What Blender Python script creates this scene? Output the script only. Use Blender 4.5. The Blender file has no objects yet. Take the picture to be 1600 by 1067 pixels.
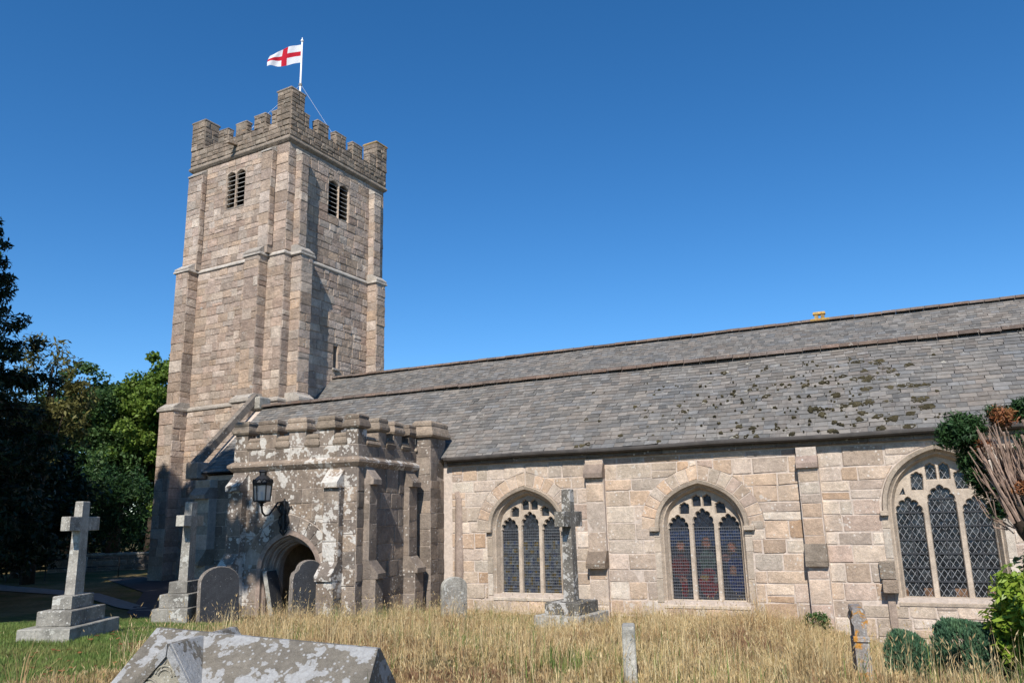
import bpy, bmesh, math, random
import numpy as np
from mathutils import Vector, Matrix
from mathutils.geometry import delaunay_2d_cdt

S = bpy.context.scene
C = S.collection
PI = math.pi
R = math.radians

# ------------------------------------------------------------------ camera, sky, sun, exposure
EYE = Vector((0.0, 0.0, 2.45))
def camera():
    p, ro, ya = R(12.75), R(-1.32), R(-25.08)
    f = Vector((math.sin(ya)*math.cos(p), math.cos(ya)*math.cos(p), math.sin(p)))
    r = Vector((math.cos(ya), -math.sin(ya), 0))
    u = r.cross(f)
    r2 = r*math.cos(ro)+u*math.sin(ro)
    u2 = -r*math.sin(ro)+u*math.cos(ro)
    m = Matrix((r2, u2, -f)).transposed().to_4x4()
    m.translation = EYE
    cd = bpy.data.cameras.new('camera')
    cd.sensor_width = 36.0
    cd.lens = 36.0*1219/1600
    cd.clip_start = 0.1
    cd.clip_end = 3000
    co = bpy.data.objects.new('camera', cd)
    co.matrix_world = m
    C.objects.link(co)
    S.camera = co
camera()
SUN_EL, SUN_AZ = R(43), R(180-14)          # azimuth from +Y (north) clockwise
W = bpy.data.worlds.new('World'); S.world = W
W.use_nodes = True
nt = W.node_tree
bg = nt.nodes['Background']
sky = nt.nodes.new('ShaderNodeTexSky')
sky.sky_type = 'NISHITA'
sky.sun_disc = False
sky.sun_elevation = SUN_EL
sky.sun_rotation = SUN_AZ
sky.altitude = 800
sky.air_density = 1.0
sky.dust_density = 0.0
sky.ozone_density = 5.0
hs = nt.nodes.new('ShaderNodeHueSaturation'); hs.inputs['Saturation'].default_value = 1.24
nt.links.new(sky.outputs[0], hs.inputs['Color'])
nt.links.new(hs.outputs[0], bg.inputs[0])
bg.inputs[1].default_value = 0.115
sl = bpy.data.lights.new('sun', 'SUN')
sl.energy = 4.6
sl.angle = R(0.53)
sl.color = (1.0, 0.94, 0.86)
so = bpy.data.objects.new('sun', sl)
C.objects.link(so)
sd = Vector((math.sin(SUN_AZ)*math.cos(SUN_EL), math.cos(SUN_AZ)*math.cos(SUN_EL), math.sin(SUN_EL)))
so.rotation_euler = sd.to_track_quat('Z', 'Y').to_euler()
so.location = sd*60
S.view_settings.view_transform = 'Standard'
S.view_settings.look = 'None'
S.view_settings.gamma = 1
S.view_settings.use_curve_mapping = False
S.view_settings.exposure = 0.42
S.render.engine = 'CYCLES'
S.cycles.max_bounces = 6
S.cycles.use_denoising = True

# ------------------------------------------------------------------ material helpers
class N:
    """small wrapper round a material's node tree"""
    def __init__(s, name):
        s.m = bpy.data.materials.new(name); s.m.use_nodes = True
        s.t = s.m.node_tree; s.t.nodes.clear()
        s.out = s.n('ShaderNodeOutputMaterial')
        s.co = s.n('ShaderNodeTexCoord').outputs['Object']
    def n(s, typ, **kw):
        x = s.t.nodes.new(typ)
        for k, v in kw.items(): setattr(x, k, v)
        return x
    def l(s, a, b): s.t.links.new(a, b)
    def noise(s, scale, detail=5, rough=0.6, co=None, dist=0.0, stretch=None):
        x = s.n('ShaderNodeTexNoise')
        x.inputs['Scale'].default_value = scale; x.inputs['Detail'].default_value = detail
        x.inputs['Roughness'].default_value = rough; x.inputs['Distortion'].default_value = dist
        c = co or s.co
        if stretch:
            mp = s.n('ShaderNodeMapping'); mp.inputs['Scale'].default_value = stretch
            s.l(c, mp.inputs[0]); c = mp.outputs[0]
        s.l(c, x.inputs['Vector'])
        return x.outputs['Fac']
    def voro(s, scale, feature='F1', co=None, out='Distance'):
        x = s.n('ShaderNodeTexVoronoi', feature=feature)
        x.inputs['Scale'].default_value = scale
        s.l(co or s.co, x.inputs['Vector'])
        return x.outputs[out]
    def ramp(s, fac, stops, interp='LINEAR'):
        x = s.n('ShaderNodeValToRGB'); e = x.color_ramp.elements
        x.color_ramp.interpolation = interp
        while len(e) < len(stops): e.new(0.5)
        for el, (p, c) in zip(e, stops):
            el.position = p
            el.color = (c, c, c, 1) if isinstance(c, (int, float)) else (*c, 1)
        s.l(fac, x.inputs[0])
        return x.outputs[0]
    def mix(s, fac, a, b, mode='MIX'):
        x = s.n('ShaderNodeMix', data_type='RGBA', blend_type=mode)
        for sock, v in ((0, fac), (6, a), (7, b)):
            i = x.inputs[sock]
            if isinstance(v, (int, float)): i.default_value = v
            elif isinstance(v, tuple): i.default_value = (*v, 1)
            else: s.l(v, i)
        return x.outputs[2]
    def math(s, op, a, b=0.0):
        x = s.n('ShaderNodeMath', operation=op)
        for i, v in enumerate((a, b)):
            if isinstance(v, (int, float)): x.inputs[i].default_value = v
            else: s.l(v, x.inputs[i])
        return x.outputs[0]
    def attr(s, name='tint'):
        x = s.n('ShaderNodeAttribute', attribute_name=name)
        return x
    def sep(s, col):
        x = s.n('ShaderNodeSeparateColor'); s.l(col, x.inputs[0]); return x.outputs
    def bump(s, h, strength=0.5, dist=0.02, prev=None):
        x = s.n('ShaderNodeBump'); x.inputs['Strength'].default_value = strength; x.inputs['Distance'].default_value = dist
        s.l(h, x.inputs['Height'])
        if prev is not None: s.l(prev, x.inputs['Normal'])
        return x.outputs[0]
    def bsdf(s, col, rough=0.9, spec=0.2, normal=None, metallic=0.0):
        b = s.n('ShaderNodeBsdfPrincipled')
        if isinstance(col, tuple): b.inputs['Base Color'].default_value = (*col, 1)
        else: s.l(col, b.inputs['Base Color'])
        if isinstance(rough, (int, float)): b.inputs['Roughness'].default_value = rough
        else: s.l(rough, b.inputs['Roughness'])
        b.inputs['Specular IOR Level'].default_value = spec
        b.inputs['Metallic'].default_value = metallic
        if normal is not None: s.l(normal, b.inputs['Normal'])
        s.l(b.outputs[0], s.out.inputs[0])
        return b

def stone_mat(name, pal, lichen=0.0, lichen_col=(0.55, 0.54, 0.5), dark=0.3, dark_col=(0.07, 0.06, 0.055),
              bump=0.6, scale=1.0, orange=0.0, rock=0.0):
    """weathered stone: a palette picked by each block's own tint, mottling, speckle, stains, lichen"""
    k = N(name)
    a = k.sep(k.attr().outputs['Color'])
    n = len(pal)
    col = k.ramp(a[0], [((i+0.5)/n, c) for i, c in enumerate(pal)])
    mott = k.noise(2.6*scale, 6, 0.65)
    col = k.mix(0.9, col, k.ramp(mott, [(0.25, 0.68), (0.5, 1.0), (0.75, 1.28)]), 'MULTIPLY')
    mid = k.noise(11*scale, 5, 0.7)
    col = k.mix(0.8, col, k.ramp(mid, [(0.3, 0.78), (0.7, 1.2)]), 'MULTIPLY')
    spk = k.noise(75*scale, 2, 0.7)
    col = k.mix(0.8, col, k.ramp(spk, [(0.32, 0.62), (0.5, 1.0), (0.68, 1.3)]), 'MULTIPLY')
    col = k.mix(1.0, col, k.ramp(a[1], [(0, 0.74), (1, 1.2)]), 'MULTIPLY')
    if dark:
        d = k.noise(1.3*scale, 8, 0.72, dist=0.4)
        col = k.mix(k.math('MULTIPLY', k.ramp(d, [(0.48, 0.0), (0.66, 1.0)]), dark), col, dark_col)
        d2 = k.noise(1.1*scale, 5, 0.6, stretch=(2.2, 2.2, 0.35))
        col = k.mix(k.math('MULTIPLY', k.ramp(d2, [(0.5, 0.0), (0.75, 1.0)]), dark*0.8), col, dark_col)
    if orange:
        o = k.noise(3.1*scale, 7, 0.7, dist=0.3)
        oc = 0.62-0.1*max(orange-0.6, 0)
        col = k.mix(k.math('MULTIPLY', k.ramp(o, [(oc, 0.0), (oc+0.05, 1.0)]), min(orange, 1.0)), col, (0.50, 0.24, 0.05))
    if lichen:
        lo = 0.66-0.2*lichen
        big = k.ramp(k.noise(1.7*scale, 4, 0.6), [(lo, 0.0), (lo+0.22, 0.62)])
        wob = k.math('MULTIPLY', k.noise(26*scale, 4, 0.7), 0.35)
        lc = k.mix(0.8, lichen_col, k.ramp(k.noise(20*scale, 4, 0.7), [(0.3, 0.72), (0.7, 1.12)]), 'MULTIPLY')
        for sc, gain in ((4.6, 1.0), (11.0, 0.9)):
            ed = k.math('SUBTRACT', k.math('MULTIPLY', big, gain), k.math('ADD', k.math('SUBTRACT', k.voro(sc*scale, 'SMOOTH_F1'), 0.17), wob))
            col = k.mix(k.math('MULTIPLY', k.ramp(ed, [(-0.0, 0.0), (0.05, 1.0)]), 0.8), col, lc)
        l2 = k.voro(9*scale)
        lm = k.noise(1.9*scale, 4, 0.6)
        spots = k.math('MULTIPLY', k.ramp(l2, [(0.18, 1.0), (0.24, 0.0)]), k.ramp(lm, [(0.58-0.15*lichen, 0.0), (0.62-0.15*lichen, 1.0)]))
        col = k.mix(k.math('MULTIPLY', spots, 0.8), col, lichen_col)
    h = k.math('ADD', k.math('ADD', k.noise(14*scale, 8, 0.7), k.math('MULTIPLY', k.noise(60*scale, 3, 0.7), 0.35)), k.math('MULTIPLY', k.noise(5*scale, 3, 0.5), rock))
    nb = k.bump(h, bump, 0.05)
    k.bsdf(col, 0.92, 0.15, nb)
    return k.m

WALLPAL = [(0.49, 0.36, 0.26), (0.52, 0.43, 0.34), (0.47, 0.385, 0.315), (0.52, 0.385, 0.275), (0.54, 0.465, 0.38), (0.47, 0.35, 0.28), (0.51, 0.45, 0.375), (0.49, 0.335, 0.22), (0.52, 0.435, 0.355)]
TOWPAL = [(0.455, 0.345, 0.26), (0.48, 0.395, 0.32), (0.40, 0.315, 0.255), (0.475, 0.35, 0.25), (0.51, 0.435, 0.36), (0.42, 0.305, 0.235), (0.48, 0.405, 0.34), (0.445, 0.345, 0.28)]
PARPAL = [(0.29, 0.23, 0.18), (0.32, 0.255, 0.195), (0.25, 0.205, 0.16), (0.34, 0.28, 0.22), (0.30, 0.235, 0.18)]
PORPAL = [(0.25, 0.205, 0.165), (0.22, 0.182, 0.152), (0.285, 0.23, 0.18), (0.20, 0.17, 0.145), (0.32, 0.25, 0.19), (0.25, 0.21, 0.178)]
M = {}
M['wall_stone'] = stone_mat('warm_granite', WALLPAL, lichen=0.6, lichen_col=(0.60, 0.545, 0.48), dark=0.34, dark_col=(0.22, 0.18, 0.15), bump=0.6)
M['tower_stone'] = stone_mat('tower_granite', TOWPAL, lichen=0.32, lichen_col=(0.47, 0.44, 0.40), dark=0.45, dark_col=(0.19, 0.155, 0.13), bump=1.0, scale=0.8, rock=1.2)
M['parapet_stone'] = stone_mat('weathered_parapet_granite', PARPAL, lichen=0.42, lichen_col=(0.42, 0.40, 0.35), dark=0.5, dark_col=(0.08, 0.07, 0.055), bump=1.0, orange=0.35, scale=0.9)
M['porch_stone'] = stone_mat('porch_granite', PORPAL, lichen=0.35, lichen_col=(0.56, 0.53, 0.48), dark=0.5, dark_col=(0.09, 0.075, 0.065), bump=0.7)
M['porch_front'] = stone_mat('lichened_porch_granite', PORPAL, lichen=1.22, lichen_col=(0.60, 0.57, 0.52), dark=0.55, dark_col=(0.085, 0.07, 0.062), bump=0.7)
M['dressed'] = stone_mat('dressed_granite', [(0.46, 0.39, 0.31), (0.43, 0.35, 0.27), (0.47, 0.41, 0.34)], lichen=0.15, dark=0.25, dark_col=(0.16, 0.13, 0.11), bump=0.35)
M['dressed_dark'] = stone_mat('worn_doorway_granite', [(0.33, 0.26, 0.21), (0.30, 0.23, 0.19)], lichen=0.1, dark=0.5, dark_col=(0.1, 0.08, 0.07), bump=0.4)
M['string'] = stone_mat('pale_string_course_granite', [(0.43, 0.39, 0.34), (0.38, 0.34, 0.29)], lichen=0.7, lichen_col=(0.56, 0.54, 0.5), dark=0.3, dark_col=(0.12, 0.1, 0.085), bump=0.7)
M['grave_granite'] = stone_mat('grave_granite', [(0.44, 0.42, 0.365), (0.40, 0.38, 0.33)], lichen=0.5, lichen_col=(0.5, 0.49, 0.43), dark=0.7, dark_col=(0.10, 0.10, 0.085), bump=0.5, scale=2.2)
M['grave_lichen'] = stone_mat('lichened_grave_granite', [(0.36, 0.34, 0.295), (0.33, 0.31, 0.27)], lichen=0.9, lichen_col=(0.54, 0.53, 0.48), dark=0.6, dark_col=(0.06, 0.055, 0.05), bump=0.5, scale=2.2)
M['tomb'] = stone_mat('lichened_tomb_granite', [(0.185, 0.165, 0.135), (0.21, 0.19, 0.155)], lichen=1.45, lichen_col=(0.37, 0.37, 0.365), dark=0.35, dark_col=(0.1, 0.09, 0.08), bump=0.6, scale=1.9)
M['grave_blotch'] = stone_mat('blotched_grave_granite', [(0.21, 0.195, 0.165), (0.19, 0.175, 0.15)], lichen=1.15, lichen_col=(0.52, 0.50, 0.46), dark=0.75, dark_col=(0.05, 0.045, 0.04), bump=0.6, scale=2.0)
M['tomb_panel'] = stone_mat('carved_tomb_panel', [(0.34, 0.31, 0.25), (0.31, 0.29, 0.23)], lichen=0.6, lichen_col=(0.5, 0.49, 0.43), dark=0.4, dark_col=(0.14, 0.13, 0.09), bump=0.4, scale=3)
M['slate_grave'] = stone_mat('dark_slate', [(0.058, 0.061, 0.067), (0.05, 0.053, 0.06)], lichen=0.12, lichen_col=(0.3, 0.3, 0.28), dark=0.25, dark_col=(0.05, 0.05, 0.055), bump=0.3, scale=3)
M['grave_edge'] = stone_mat('lichened_slate_edge', [(0.30, 0.26, 0.22), (0.26, 0.23, 0.2)], lichen=1.0, lichen_col=(0.56, 0.5, 0.46), dark=0.7, dark_col=(0.08, 0.07, 0.06), bump=0.8, scale=4)
M['orange_grave'] = stone_mat('orange_lichened_stone', [(0.36, 0.33, 0.30), (0.33, 0.3, 0.28)], lichen=0.6, lichen_col=(0.5, 0.5, 0.48), dark=0.4, bump=0.6, scale=3.4, orange=1.7)
M['old_wall'] = stone_mat('boundary_wall_stone', [(0.22, 0.19, 0.16), (0.19, 0.165, 0.14), (0.25, 0.215, 0.18)], lichen=0.3, dark=0.4, bump=0.8)
M['moss'] = stone_mat('roof_moss', [(0.095, 0.078, 0.04), (0.07, 0.06, 0.033), (0.125, 0.105, 0.06)], dark=0.2, dark_col=(0.03, 0.028, 0.015), bump=1.0, scale=5)
M['pale_lichen'] = stone_mat('pale_roof_lichen', [(0.36, 0.34, 0.29), (0.31, 0.29, 0.25)], dark=0.2, bump=0.6, scale=5)
M['ridge_tile'] = stone_mat('brown_clay_ridge', [(0.165, 0.115, 0.09), (0.185, 0.14, 0.11), (0.15, 0.115, 0.095), (0.175, 0.14, 0.12)], lichen=0.45, lichen_col=(0.34, 0.31, 0.27), dark=0.3, bump=0.6, scale=2, orange=0.4)
M['orange_stone'] = stone_mat('yellow_lichened_stone', [(0.48, 0.30, 0.08), (0.42, 0.30, 0.14)], dark=0.3, bump=0.8, orange=0.9)

def mortar_mat(name, c, dark):
    k = N(name)
    col = k.mix(1.0, (c[0], c[1], c[2]), k.ramp(k.noise(9, 6, 0.7), [(0.3, 0.72), (0.7, 1.18)]), 'MULTIPLY')
    col = k.mix(k.math('MULTIPLY', k.ramp(k.noise(1.2, 6, 0.7), [(0.45, 0.0), (0.7, 1.0)]), dark), col, (0.12, 0.10, 0.085))
    k.bsdf(col, 0.95, 0.1, k.bump(k.noise(40, 5, 0.7), 0.6, 0.02))
    return k.m
M['mortar_pale'] = mortar_mat('pale_lime_mortar', (0.55, 0.465, 0.395), 0.2)
M['mortar_tower'] = mortar_mat('tower_mortar', (0.41, 0.335, 0.27), 0.35)
M['mortar_porch'] = mortar_mat('porch_mortar', (0.44, 0.37, 0.31), 0.5)

def slate_mat():
    k = N('roof_slate')
    a = k.sep(k.attr().outputs['Color'])
    col = k.ramp(a[0], [(0.05, (0.118, 0.117, 0.113)), (0.3, (0.155, 0.15, 0.14)), (0.5, (0.15, 0.136, 0.122)), (0.7, (0.18, 0.168, 0.152)), (0.95, (0.14, 0.142, 0.142))])
    col = k.mix(1.0, col, k.ramp(a[1], [(0, 0.76), (1, 1.22)]), 'MULTIPLY')
    col = k.mix(0.8, col, k.ramp(k.noise(0.5, 5, 0.7), [(0.3, (0.85, 0.87, 0.9)), (0.7, (1.2, 1.12, 1.04))]), 'MULTIPLY')
    col = k.mix(0.8, col, k.ramp(k.noise(6, 6, 0.7), [(0.3, 0.72), (0.7, 1.25)]), 'MULTIPLY')
    li = k.noise(5.5, 9, 0.75, dist=0.3)
    col = k.mix(k.math('MULTIPLY', k.ramp(li, [(0.57, 0.0), (0.63, 1.0)]), 0.6), col, (0.30, 0.285, 0.255))
    st = k.noise(2.2, 5, 0.7, stretch=(1.6, 0.25, 0.25))
    col = k.mix(k.math('MULTIPLY', k.ramp(st, [(0.6, 0.0), (0.72, 1.0)]), 0.5), col, (0.10, 0.075, 0.065))
    k.bsdf(col, 0.75, 0.3, k.bump(k.noise(22, 6, 0.7), 0.5, 0.01))
    return k.m
M['slate'] = slate_mat()

def plain(name, col, rough=0.6, spec=0.3, metal=0.0, var=0.25, sc=8):
    k = N(name)
    c = k.mix(1.0, col, k.ramp(k.noise(sc, 5, 0.65), [(0.3, 1-var), (0.7, 1+var)]), 'MULTIPLY')
    k.bsdf(c, rough, spec, k.bump(k.noise(sc*6, 4, 0.6), 0.2, 0.005), metal)
    return k.m
M['iron'] = plain('black_iron', (0.012, 0.013, 0.015), 0.45, 0.5, 0.3)
M['lead'] = plain('lead_came', (0.34, 0.35, 0.36), 0.6, 0.3)
M['bar'] = plain('dark_saddle_bar', (0.035, 0.037, 0.042), 0.6, 0.3)
M['gutter'] = plain('grey_brown_gutter', (0.05, 0.043, 0.037), 0.55, 0.4, 0.0, 0.4, 3)
M['white_paint'] = plain('white_paint', (0.8, 0.8, 0.8), 0.4, 0.4, var=0.06)
M['louvre'] = plain('grey_louvre', (0.30, 0.285, 0.26), 0.85, 0.2, var=0.35)
M['inner_shade'] = plain('painted_inner_shade', (0.012, 0.011, 0.010), 0.95, 0.05)  # near-black colour stands in for the shade inside the openings
M['door_wood'] = plain('old_oak_door', (0.06, 0.04, 0.028), 0.8, 0.2, var=0.4)
M['stub_wood'] = plain('cut_yew_branch', (0.31, 0.22, 0.17), 0.9, 0.1, var=0.5, sc=14)
M['bark'] = plain('tree_bark', (0.055, 0.042, 0.032), 0.95, 0.1, var=0.5, sc=6)
M['asphalt'] = plain('worn_asphalt', (0.055, 0.055, 0.058), 0.9, 0.2, var=0.3, sc=5)
M['kerb'] = plain('pale_kerb_gravel', (0.2, 0.19, 0.175), 0.9, 0.2, var=0.25, sc=5)

def lamp_glass():
    k = N('lantern_glass')
    b = k.bsdf((0.6, 0.63, 0.63), 0.25, 0.5)
    b.inputs['Transmission Weight'].default_value = 0.55
    return k.m
M['lamp_glass'] = lamp_glass()

def window_glass(name, rough=0.12):
    """old leaded glass: dark, each quarry its own colour from the mesh, uneven sheen"""
    k = N(name)
    col = k.attr().outputs['Color']
    col = k.mix(1.0, col, k.ramp(k.noise(14, 4, 0.6), [(0.3, 0.6), (0.7, 1.35)]), 'MULTIPLY')
    nb = k.bump(k.noise(5, 3, 0.5), 0.5, 0.03)
    k.bsdf(col, rough, 0.5, nb)
    return k.m
M['glass'] = window_glass('leaded_glass', 0.2)
M['stained'] = window_glass('stained_glass', 0.35)

def leaf_mat(name, cols, trans=0.25, rough=0.55):
    k = N(name)
    a = k.sep(k.attr().outputs['Color'])
    n = len(cols)
    col = k.ramp(a[0], [(i/(n-1), c) for i, c in enumerate(cols)])
    col = k.mix(1.0, col, k.ramp(a[1], [(0, 0.6), (1, 1.3)]), 'MULTIPLY')
    b = k.bsdf(col, rough, 0.25)
    t = k.n('ShaderNodeBsdfTranslucent'); k.l(col, t.inputs[0])
    ms = k.n('ShaderNodeMixShader'); ms.inputs[0].default_value = trans
    k.l(b.outputs[0], ms.inputs[1]); k.l(t.outputs[0], ms.inputs[2]); k.l(ms.outputs[0], k.out.inputs[0])
    return k.m
M['yew'] = leaf_mat('yew_foliage', [(0.012, 0.026, 0.012), (0.018, 0.036, 0.016), (0.026, 0.045, 0.018)], 0.12)
M['yew_bright'] = leaf_mat('fresh_yew_foliage', [(0.018, 0.048, 0.016), (0.028, 0.07, 0.02), (0.05, 0.10, 0.03)], 0.2)
M['dead_yew'] = leaf_mat('dead_yew_foliage', [(0.18, 0.06, 0.025), (0.26, 0.10, 0.04), (0.30, 0.16, 0.06)], 0.2)
M['lime'] = leaf_mat('lime_foliage', [(0.045, 0.095, 0.03), (0.065, 0.125, 0.036), (0.09, 0.15, 0.042)], 0.33)
M['beech'] = leaf_mat('beech_foliage', [(0.085, 0.15, 0.025), (0.13, 0.21, 0.032), (0.19, 0.26, 0.045)], 0.38)
M['feather'] = leaf_mat('feathery_foliage', [(0.11, 0.12, 0.04), (0.16, 0.155, 0.05), (0.21, 0.19, 0.065)], 0.35)
M['blue_conifer'] = leaf_mat('blue_green_conifer', [(0.055, 0.12, 0.07), (0.08, 0.165, 0.09), (0.12, 0.21, 0.105)], 0.2)
M['bright_shrub'] = leaf_mat('yellow_green_shrub', [(0.14, 0.24, 0.03), (0.25, 0.36, 0.045), (0.38, 0.44, 0.07)], 0.35, 0.4)
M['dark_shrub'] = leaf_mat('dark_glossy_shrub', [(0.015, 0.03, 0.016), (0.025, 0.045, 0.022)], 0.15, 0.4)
M['straw'] = leaf_mat('dry_grass_blades', [(0.30, 0.17, 0.10), (0.46, 0.30, 0.15), (0.58, 0.43, 0.21), (0.68, 0.56, 0.33), (0.54, 0.42, 0.18)], 0.3, 0.7)
M['green_grass'] = leaf_mat('green_grass_blades', [(0.10, 0.17, 0.04), (0.15, 0.23, 0.055), (0.26, 0.27, 0.09)], 0.3, 0.6)

def ground_mat():
    k = N('churchyard_ground')
    a = k.noise(0.5, 6, 0.65); b = k.noise(7, 6, 0.7)
    col = k.ramp(a, [(0.35, (0.10, 0.11, 0.035)), (0.5, (0.17, 0.13, 0.06)), (0.65, (0.23, 0.17, 0.085))])
    col = k.mix(1.0, col, k.ramp(b, [(0.3, 0.6), (0.7, 1.3)]), 'MULTIPLY')
    k.bsdf(col, 0.95, 0.1, k.bump(k.noise(30, 6, 0.7), 1.0, 0.05))
    return k.m
M['ground'] = ground_mat()

def flag_mat(name, c):
    k = N(name)
    b = k.bsdf(k.mix(1.0, c, k.ramp(k.noise(120, 2, 0.5), [(0.3, 0.94), (0.7, 1.04)]), 'MULTIPLY'), 0.8, 0.1)
    t = k.n('ShaderNodeBsdfTranslucent'); t.inputs[0].default_value = (*c, 1)
    ms = k.n('ShaderNodeMixShader'); ms.inputs[0].default_value = 0.3
    k.l(b.outputs[0], ms.inputs[1]); k.l(t.outputs[0], ms.inputs[2]); k.l(ms.outputs[0], k.out.inputs[0])
    return k.m
M['flag_white'] = flag_mat('white_flag_cloth', (0.8, 0.8, 0.82))
M['flag_red'] = flag_mat('red_flag_cloth', (0.55, 0.02, 0.04))

# ------------------------------------------------------------------ mesh helpers
class MB:
    """collects shapes and links them as one mesh object"""
    def __init__(s): s.v = []; s.f = []; s.t = []; s.mi = []
    def add(s, vs, fs, tint=None, mi=0):
        o = len(s.v); s.v += [tuple(p) for p in vs]
        s.f += [tuple(i+o for i in f) for f in fs]
        s.mi += [mi]*len(fs)
        t = tint if tint is not None else (random.random(), random.random(), random.random())
        s.t += [t]*len(vs)
    def box(s, x0, x1, y0, y1, z0, z1, tint=None, mi=0, ch=0.0):
        if ch > 0:   # chamfered box
            vs = []; c = ch
            for z, e in ((z0, c), (z0+c, 0), (z1-c, 0), (z1, c)):
                vs += [(x0+e, y0+e, z), (x1-e, y0+e, z), (x1-e, y1-e, z), (x0+e, y1-e, z)]
            fs = [(3, 2, 1, 0), (12, 13, 14, 15)]
            for r in range(3):
                for i in range(4):
                    j = (i+1) % 4
                    fs.append((r*4+i, r*4+j, r*4+4+j, r*4+4+i))
            s.add(vs, fs, tint, mi); return
        vs = [(x0, y0, z0), (x1, y0, z0), (x1, y1, z0), (x0, y1, z0), (x0, y0, z1), (x1, y0, z1), (x1, y1, z1), (x0, y1, z1)]
        s.add(vs, [(3, 2, 1, 0), (4, 5, 6, 7), (0, 1, 5, 4), (1, 2, 6, 5), (2, 3, 7, 6), (3, 0, 4, 7)], tint, mi)
    def prism(s, poly, fn, d0, d1, tint=None, mi=0):
        """poly of (a,b) extruded; fn(a,b,d) gives the 3D point"""
        n = len(poly)
        vs = [fn(a, b, d0) for a, b in poly]+[fn(a, b, d1) for a, b in poly]
        fs = [tuple(range(n-1, -1, -1)), tuple(range(n, 2*n))]+[(i, (i+1) % n, n+(i+1) % n, n+i) for i in range(n)]
        s.add(vs, fs, tint, mi)
    def tube(s, pts, rad, sides=6, tint=None, cap=True, mi=0):
        pts = [Vector(p) for p in pts]; n = len(pts)
        rr = rad if isinstance(rad, (list, tuple)) else [rad]*n
        vs = []; fs = []
        up = Vector((0.13, 0.31, 0.94))
        for i, p in enumerate(pts):
            d = (pts[min(i+1, n-1)]-pts[max(i-1, 0)]).normalized()
            a = d.cross(up)
            if a.length < 1e-3: a = d.cross(Vector((1, 0, 0)))
            a.normalize(); b = d.cross(a)
            for q in range(sides):
                th = 2*PI*q/sides
                vs.append(p+(a*math.cos(th)+b*math.sin(th))*rr[i])
        for i in range(n-1):
            for q in range(sides):
                r = (q+1) % sides
                fs.append((i*sides+q, i*sides+r, (i+1)*sides+r, (i+1)*sides+q))
        if cap:
            fs.append(tuple(range(sides))); fs.append(tuple(range(n*sides-1, (n-1)*sides-1, -1)))
        s.add(vs, fs, tint, mi)
    def lathe(s, prof, cx, cy, sides=12, tint=None):
        vs = []; fs = []
        for r, z in prof:
            for q in range(sides):
                th = 2*PI*q/sides; vs.append((cx+r*math.cos(th), cy+r*math.sin(th), z))
        m = len(prof)
        for i in range(m-1):
            for q in range(sides):
                w = (q+1) % sides; fs.append((i*sides+q, i*sides+w, (i+1)*sides+w, (i+1)*sides+q))
        fs.append(tuple(range(sides-1, -1, -1))); fs.append(tuple(range((m-1)*sides, m*sides)))
        s.add(vs, fs, tint)
    def mesh(s, name, mats):
        me = bpy.data.meshes.new(name)
        me.from_pydata(s.v, [], s.f)
        at = me.attributes.new('tint', 'FLOAT_COLOR', 'POINT')
        at.data.foreach_set('color', np.array([(*t[:3], 1.0) for t in s.t], dtype=np.float32).ravel())
        for m in (mats if isinstance(mats, (list, tuple)) else [mats]): me.materials.append(m)
        if any(s.mi): me.polygons.foreach_set('material_index', s.mi)
        return me
    def build(s, name, mats, parent=None, smooth=False, fixn=True):
        me = s.mesh(name, mats)
        if fixn:
            bm = bmesh.new(); bm.from_mesh(me); bmesh.ops.recalc_face_normals(bm, faces=bm.faces); bm.to_mesh(me); bm.free()
        if smooth: me.polygons.foreach_set('use_smooth', [True]*len(me.polygons))
        return link(name, me, parent)
def link(name, data, parent=None):
    o = bpy.data.objects.new(name, data); C.objects.link(o)
    if parent is not None: o.parent = parent
    return o
def tag(o, label=None, cat=None, group=None, kind=None):
    if label: o['label'] = label
    if cat: o['category'] = cat
    if group: o['group'] = group
    if kind: o['kind'] = kind
    return o
def thing(name, loc, rz, label, cat, group=None):
    o = bpy.data.objects.new(name, None); C.objects.link(o)
    o.location = loc; o.rotation_euler = (0, 0, rz)
    o.empty_display_size = 0.3
    return tag(o, label, cat, group)
def arrays(name, V, F, T, mat, parent=None, smooth=False):
    """numpy mesh: V (n,3), F list of (m,k) index arrays, T (n,3) tint"""
    me = bpy.data.meshes.new(name)
    me.vertices.add(len(V)); me.vertices.foreach_set('co', np.asarray(V, np.float32).ravel())
    loops = np.concatenate([f.ravel() for f in F]).astype(np.int32)
    sizes = np.concatenate([np.full(len(f), f.shape[1], np.int32) for f in F])
    starts = np.concatenate([[0], np.cumsum(sizes)[:-1]]).astype(np.int32)
    me.loops.add(len(loops)); me.loops.foreach_set('vertex_index', loops)
    me.polygons.add(len(sizes)); me.polygons.foreach_set('loop_start', starts); me.polygons.foreach_set('loop_total', sizes)
    if smooth: me.polygons.foreach_set('use_smooth', np.ones(len(sizes), bool))
    me.update(calc_edges=True)
    at = me.attributes.new('tint', 'FLOAT_COLOR', 'POINT')
    at.data.foreach_set('color', np.concatenate([np.asarray(T, np.float32), np.ones((len(V), 1), np.float32)], 1).ravel())
    me.materials.append(mat)
    return link(name, me, parent)

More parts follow.
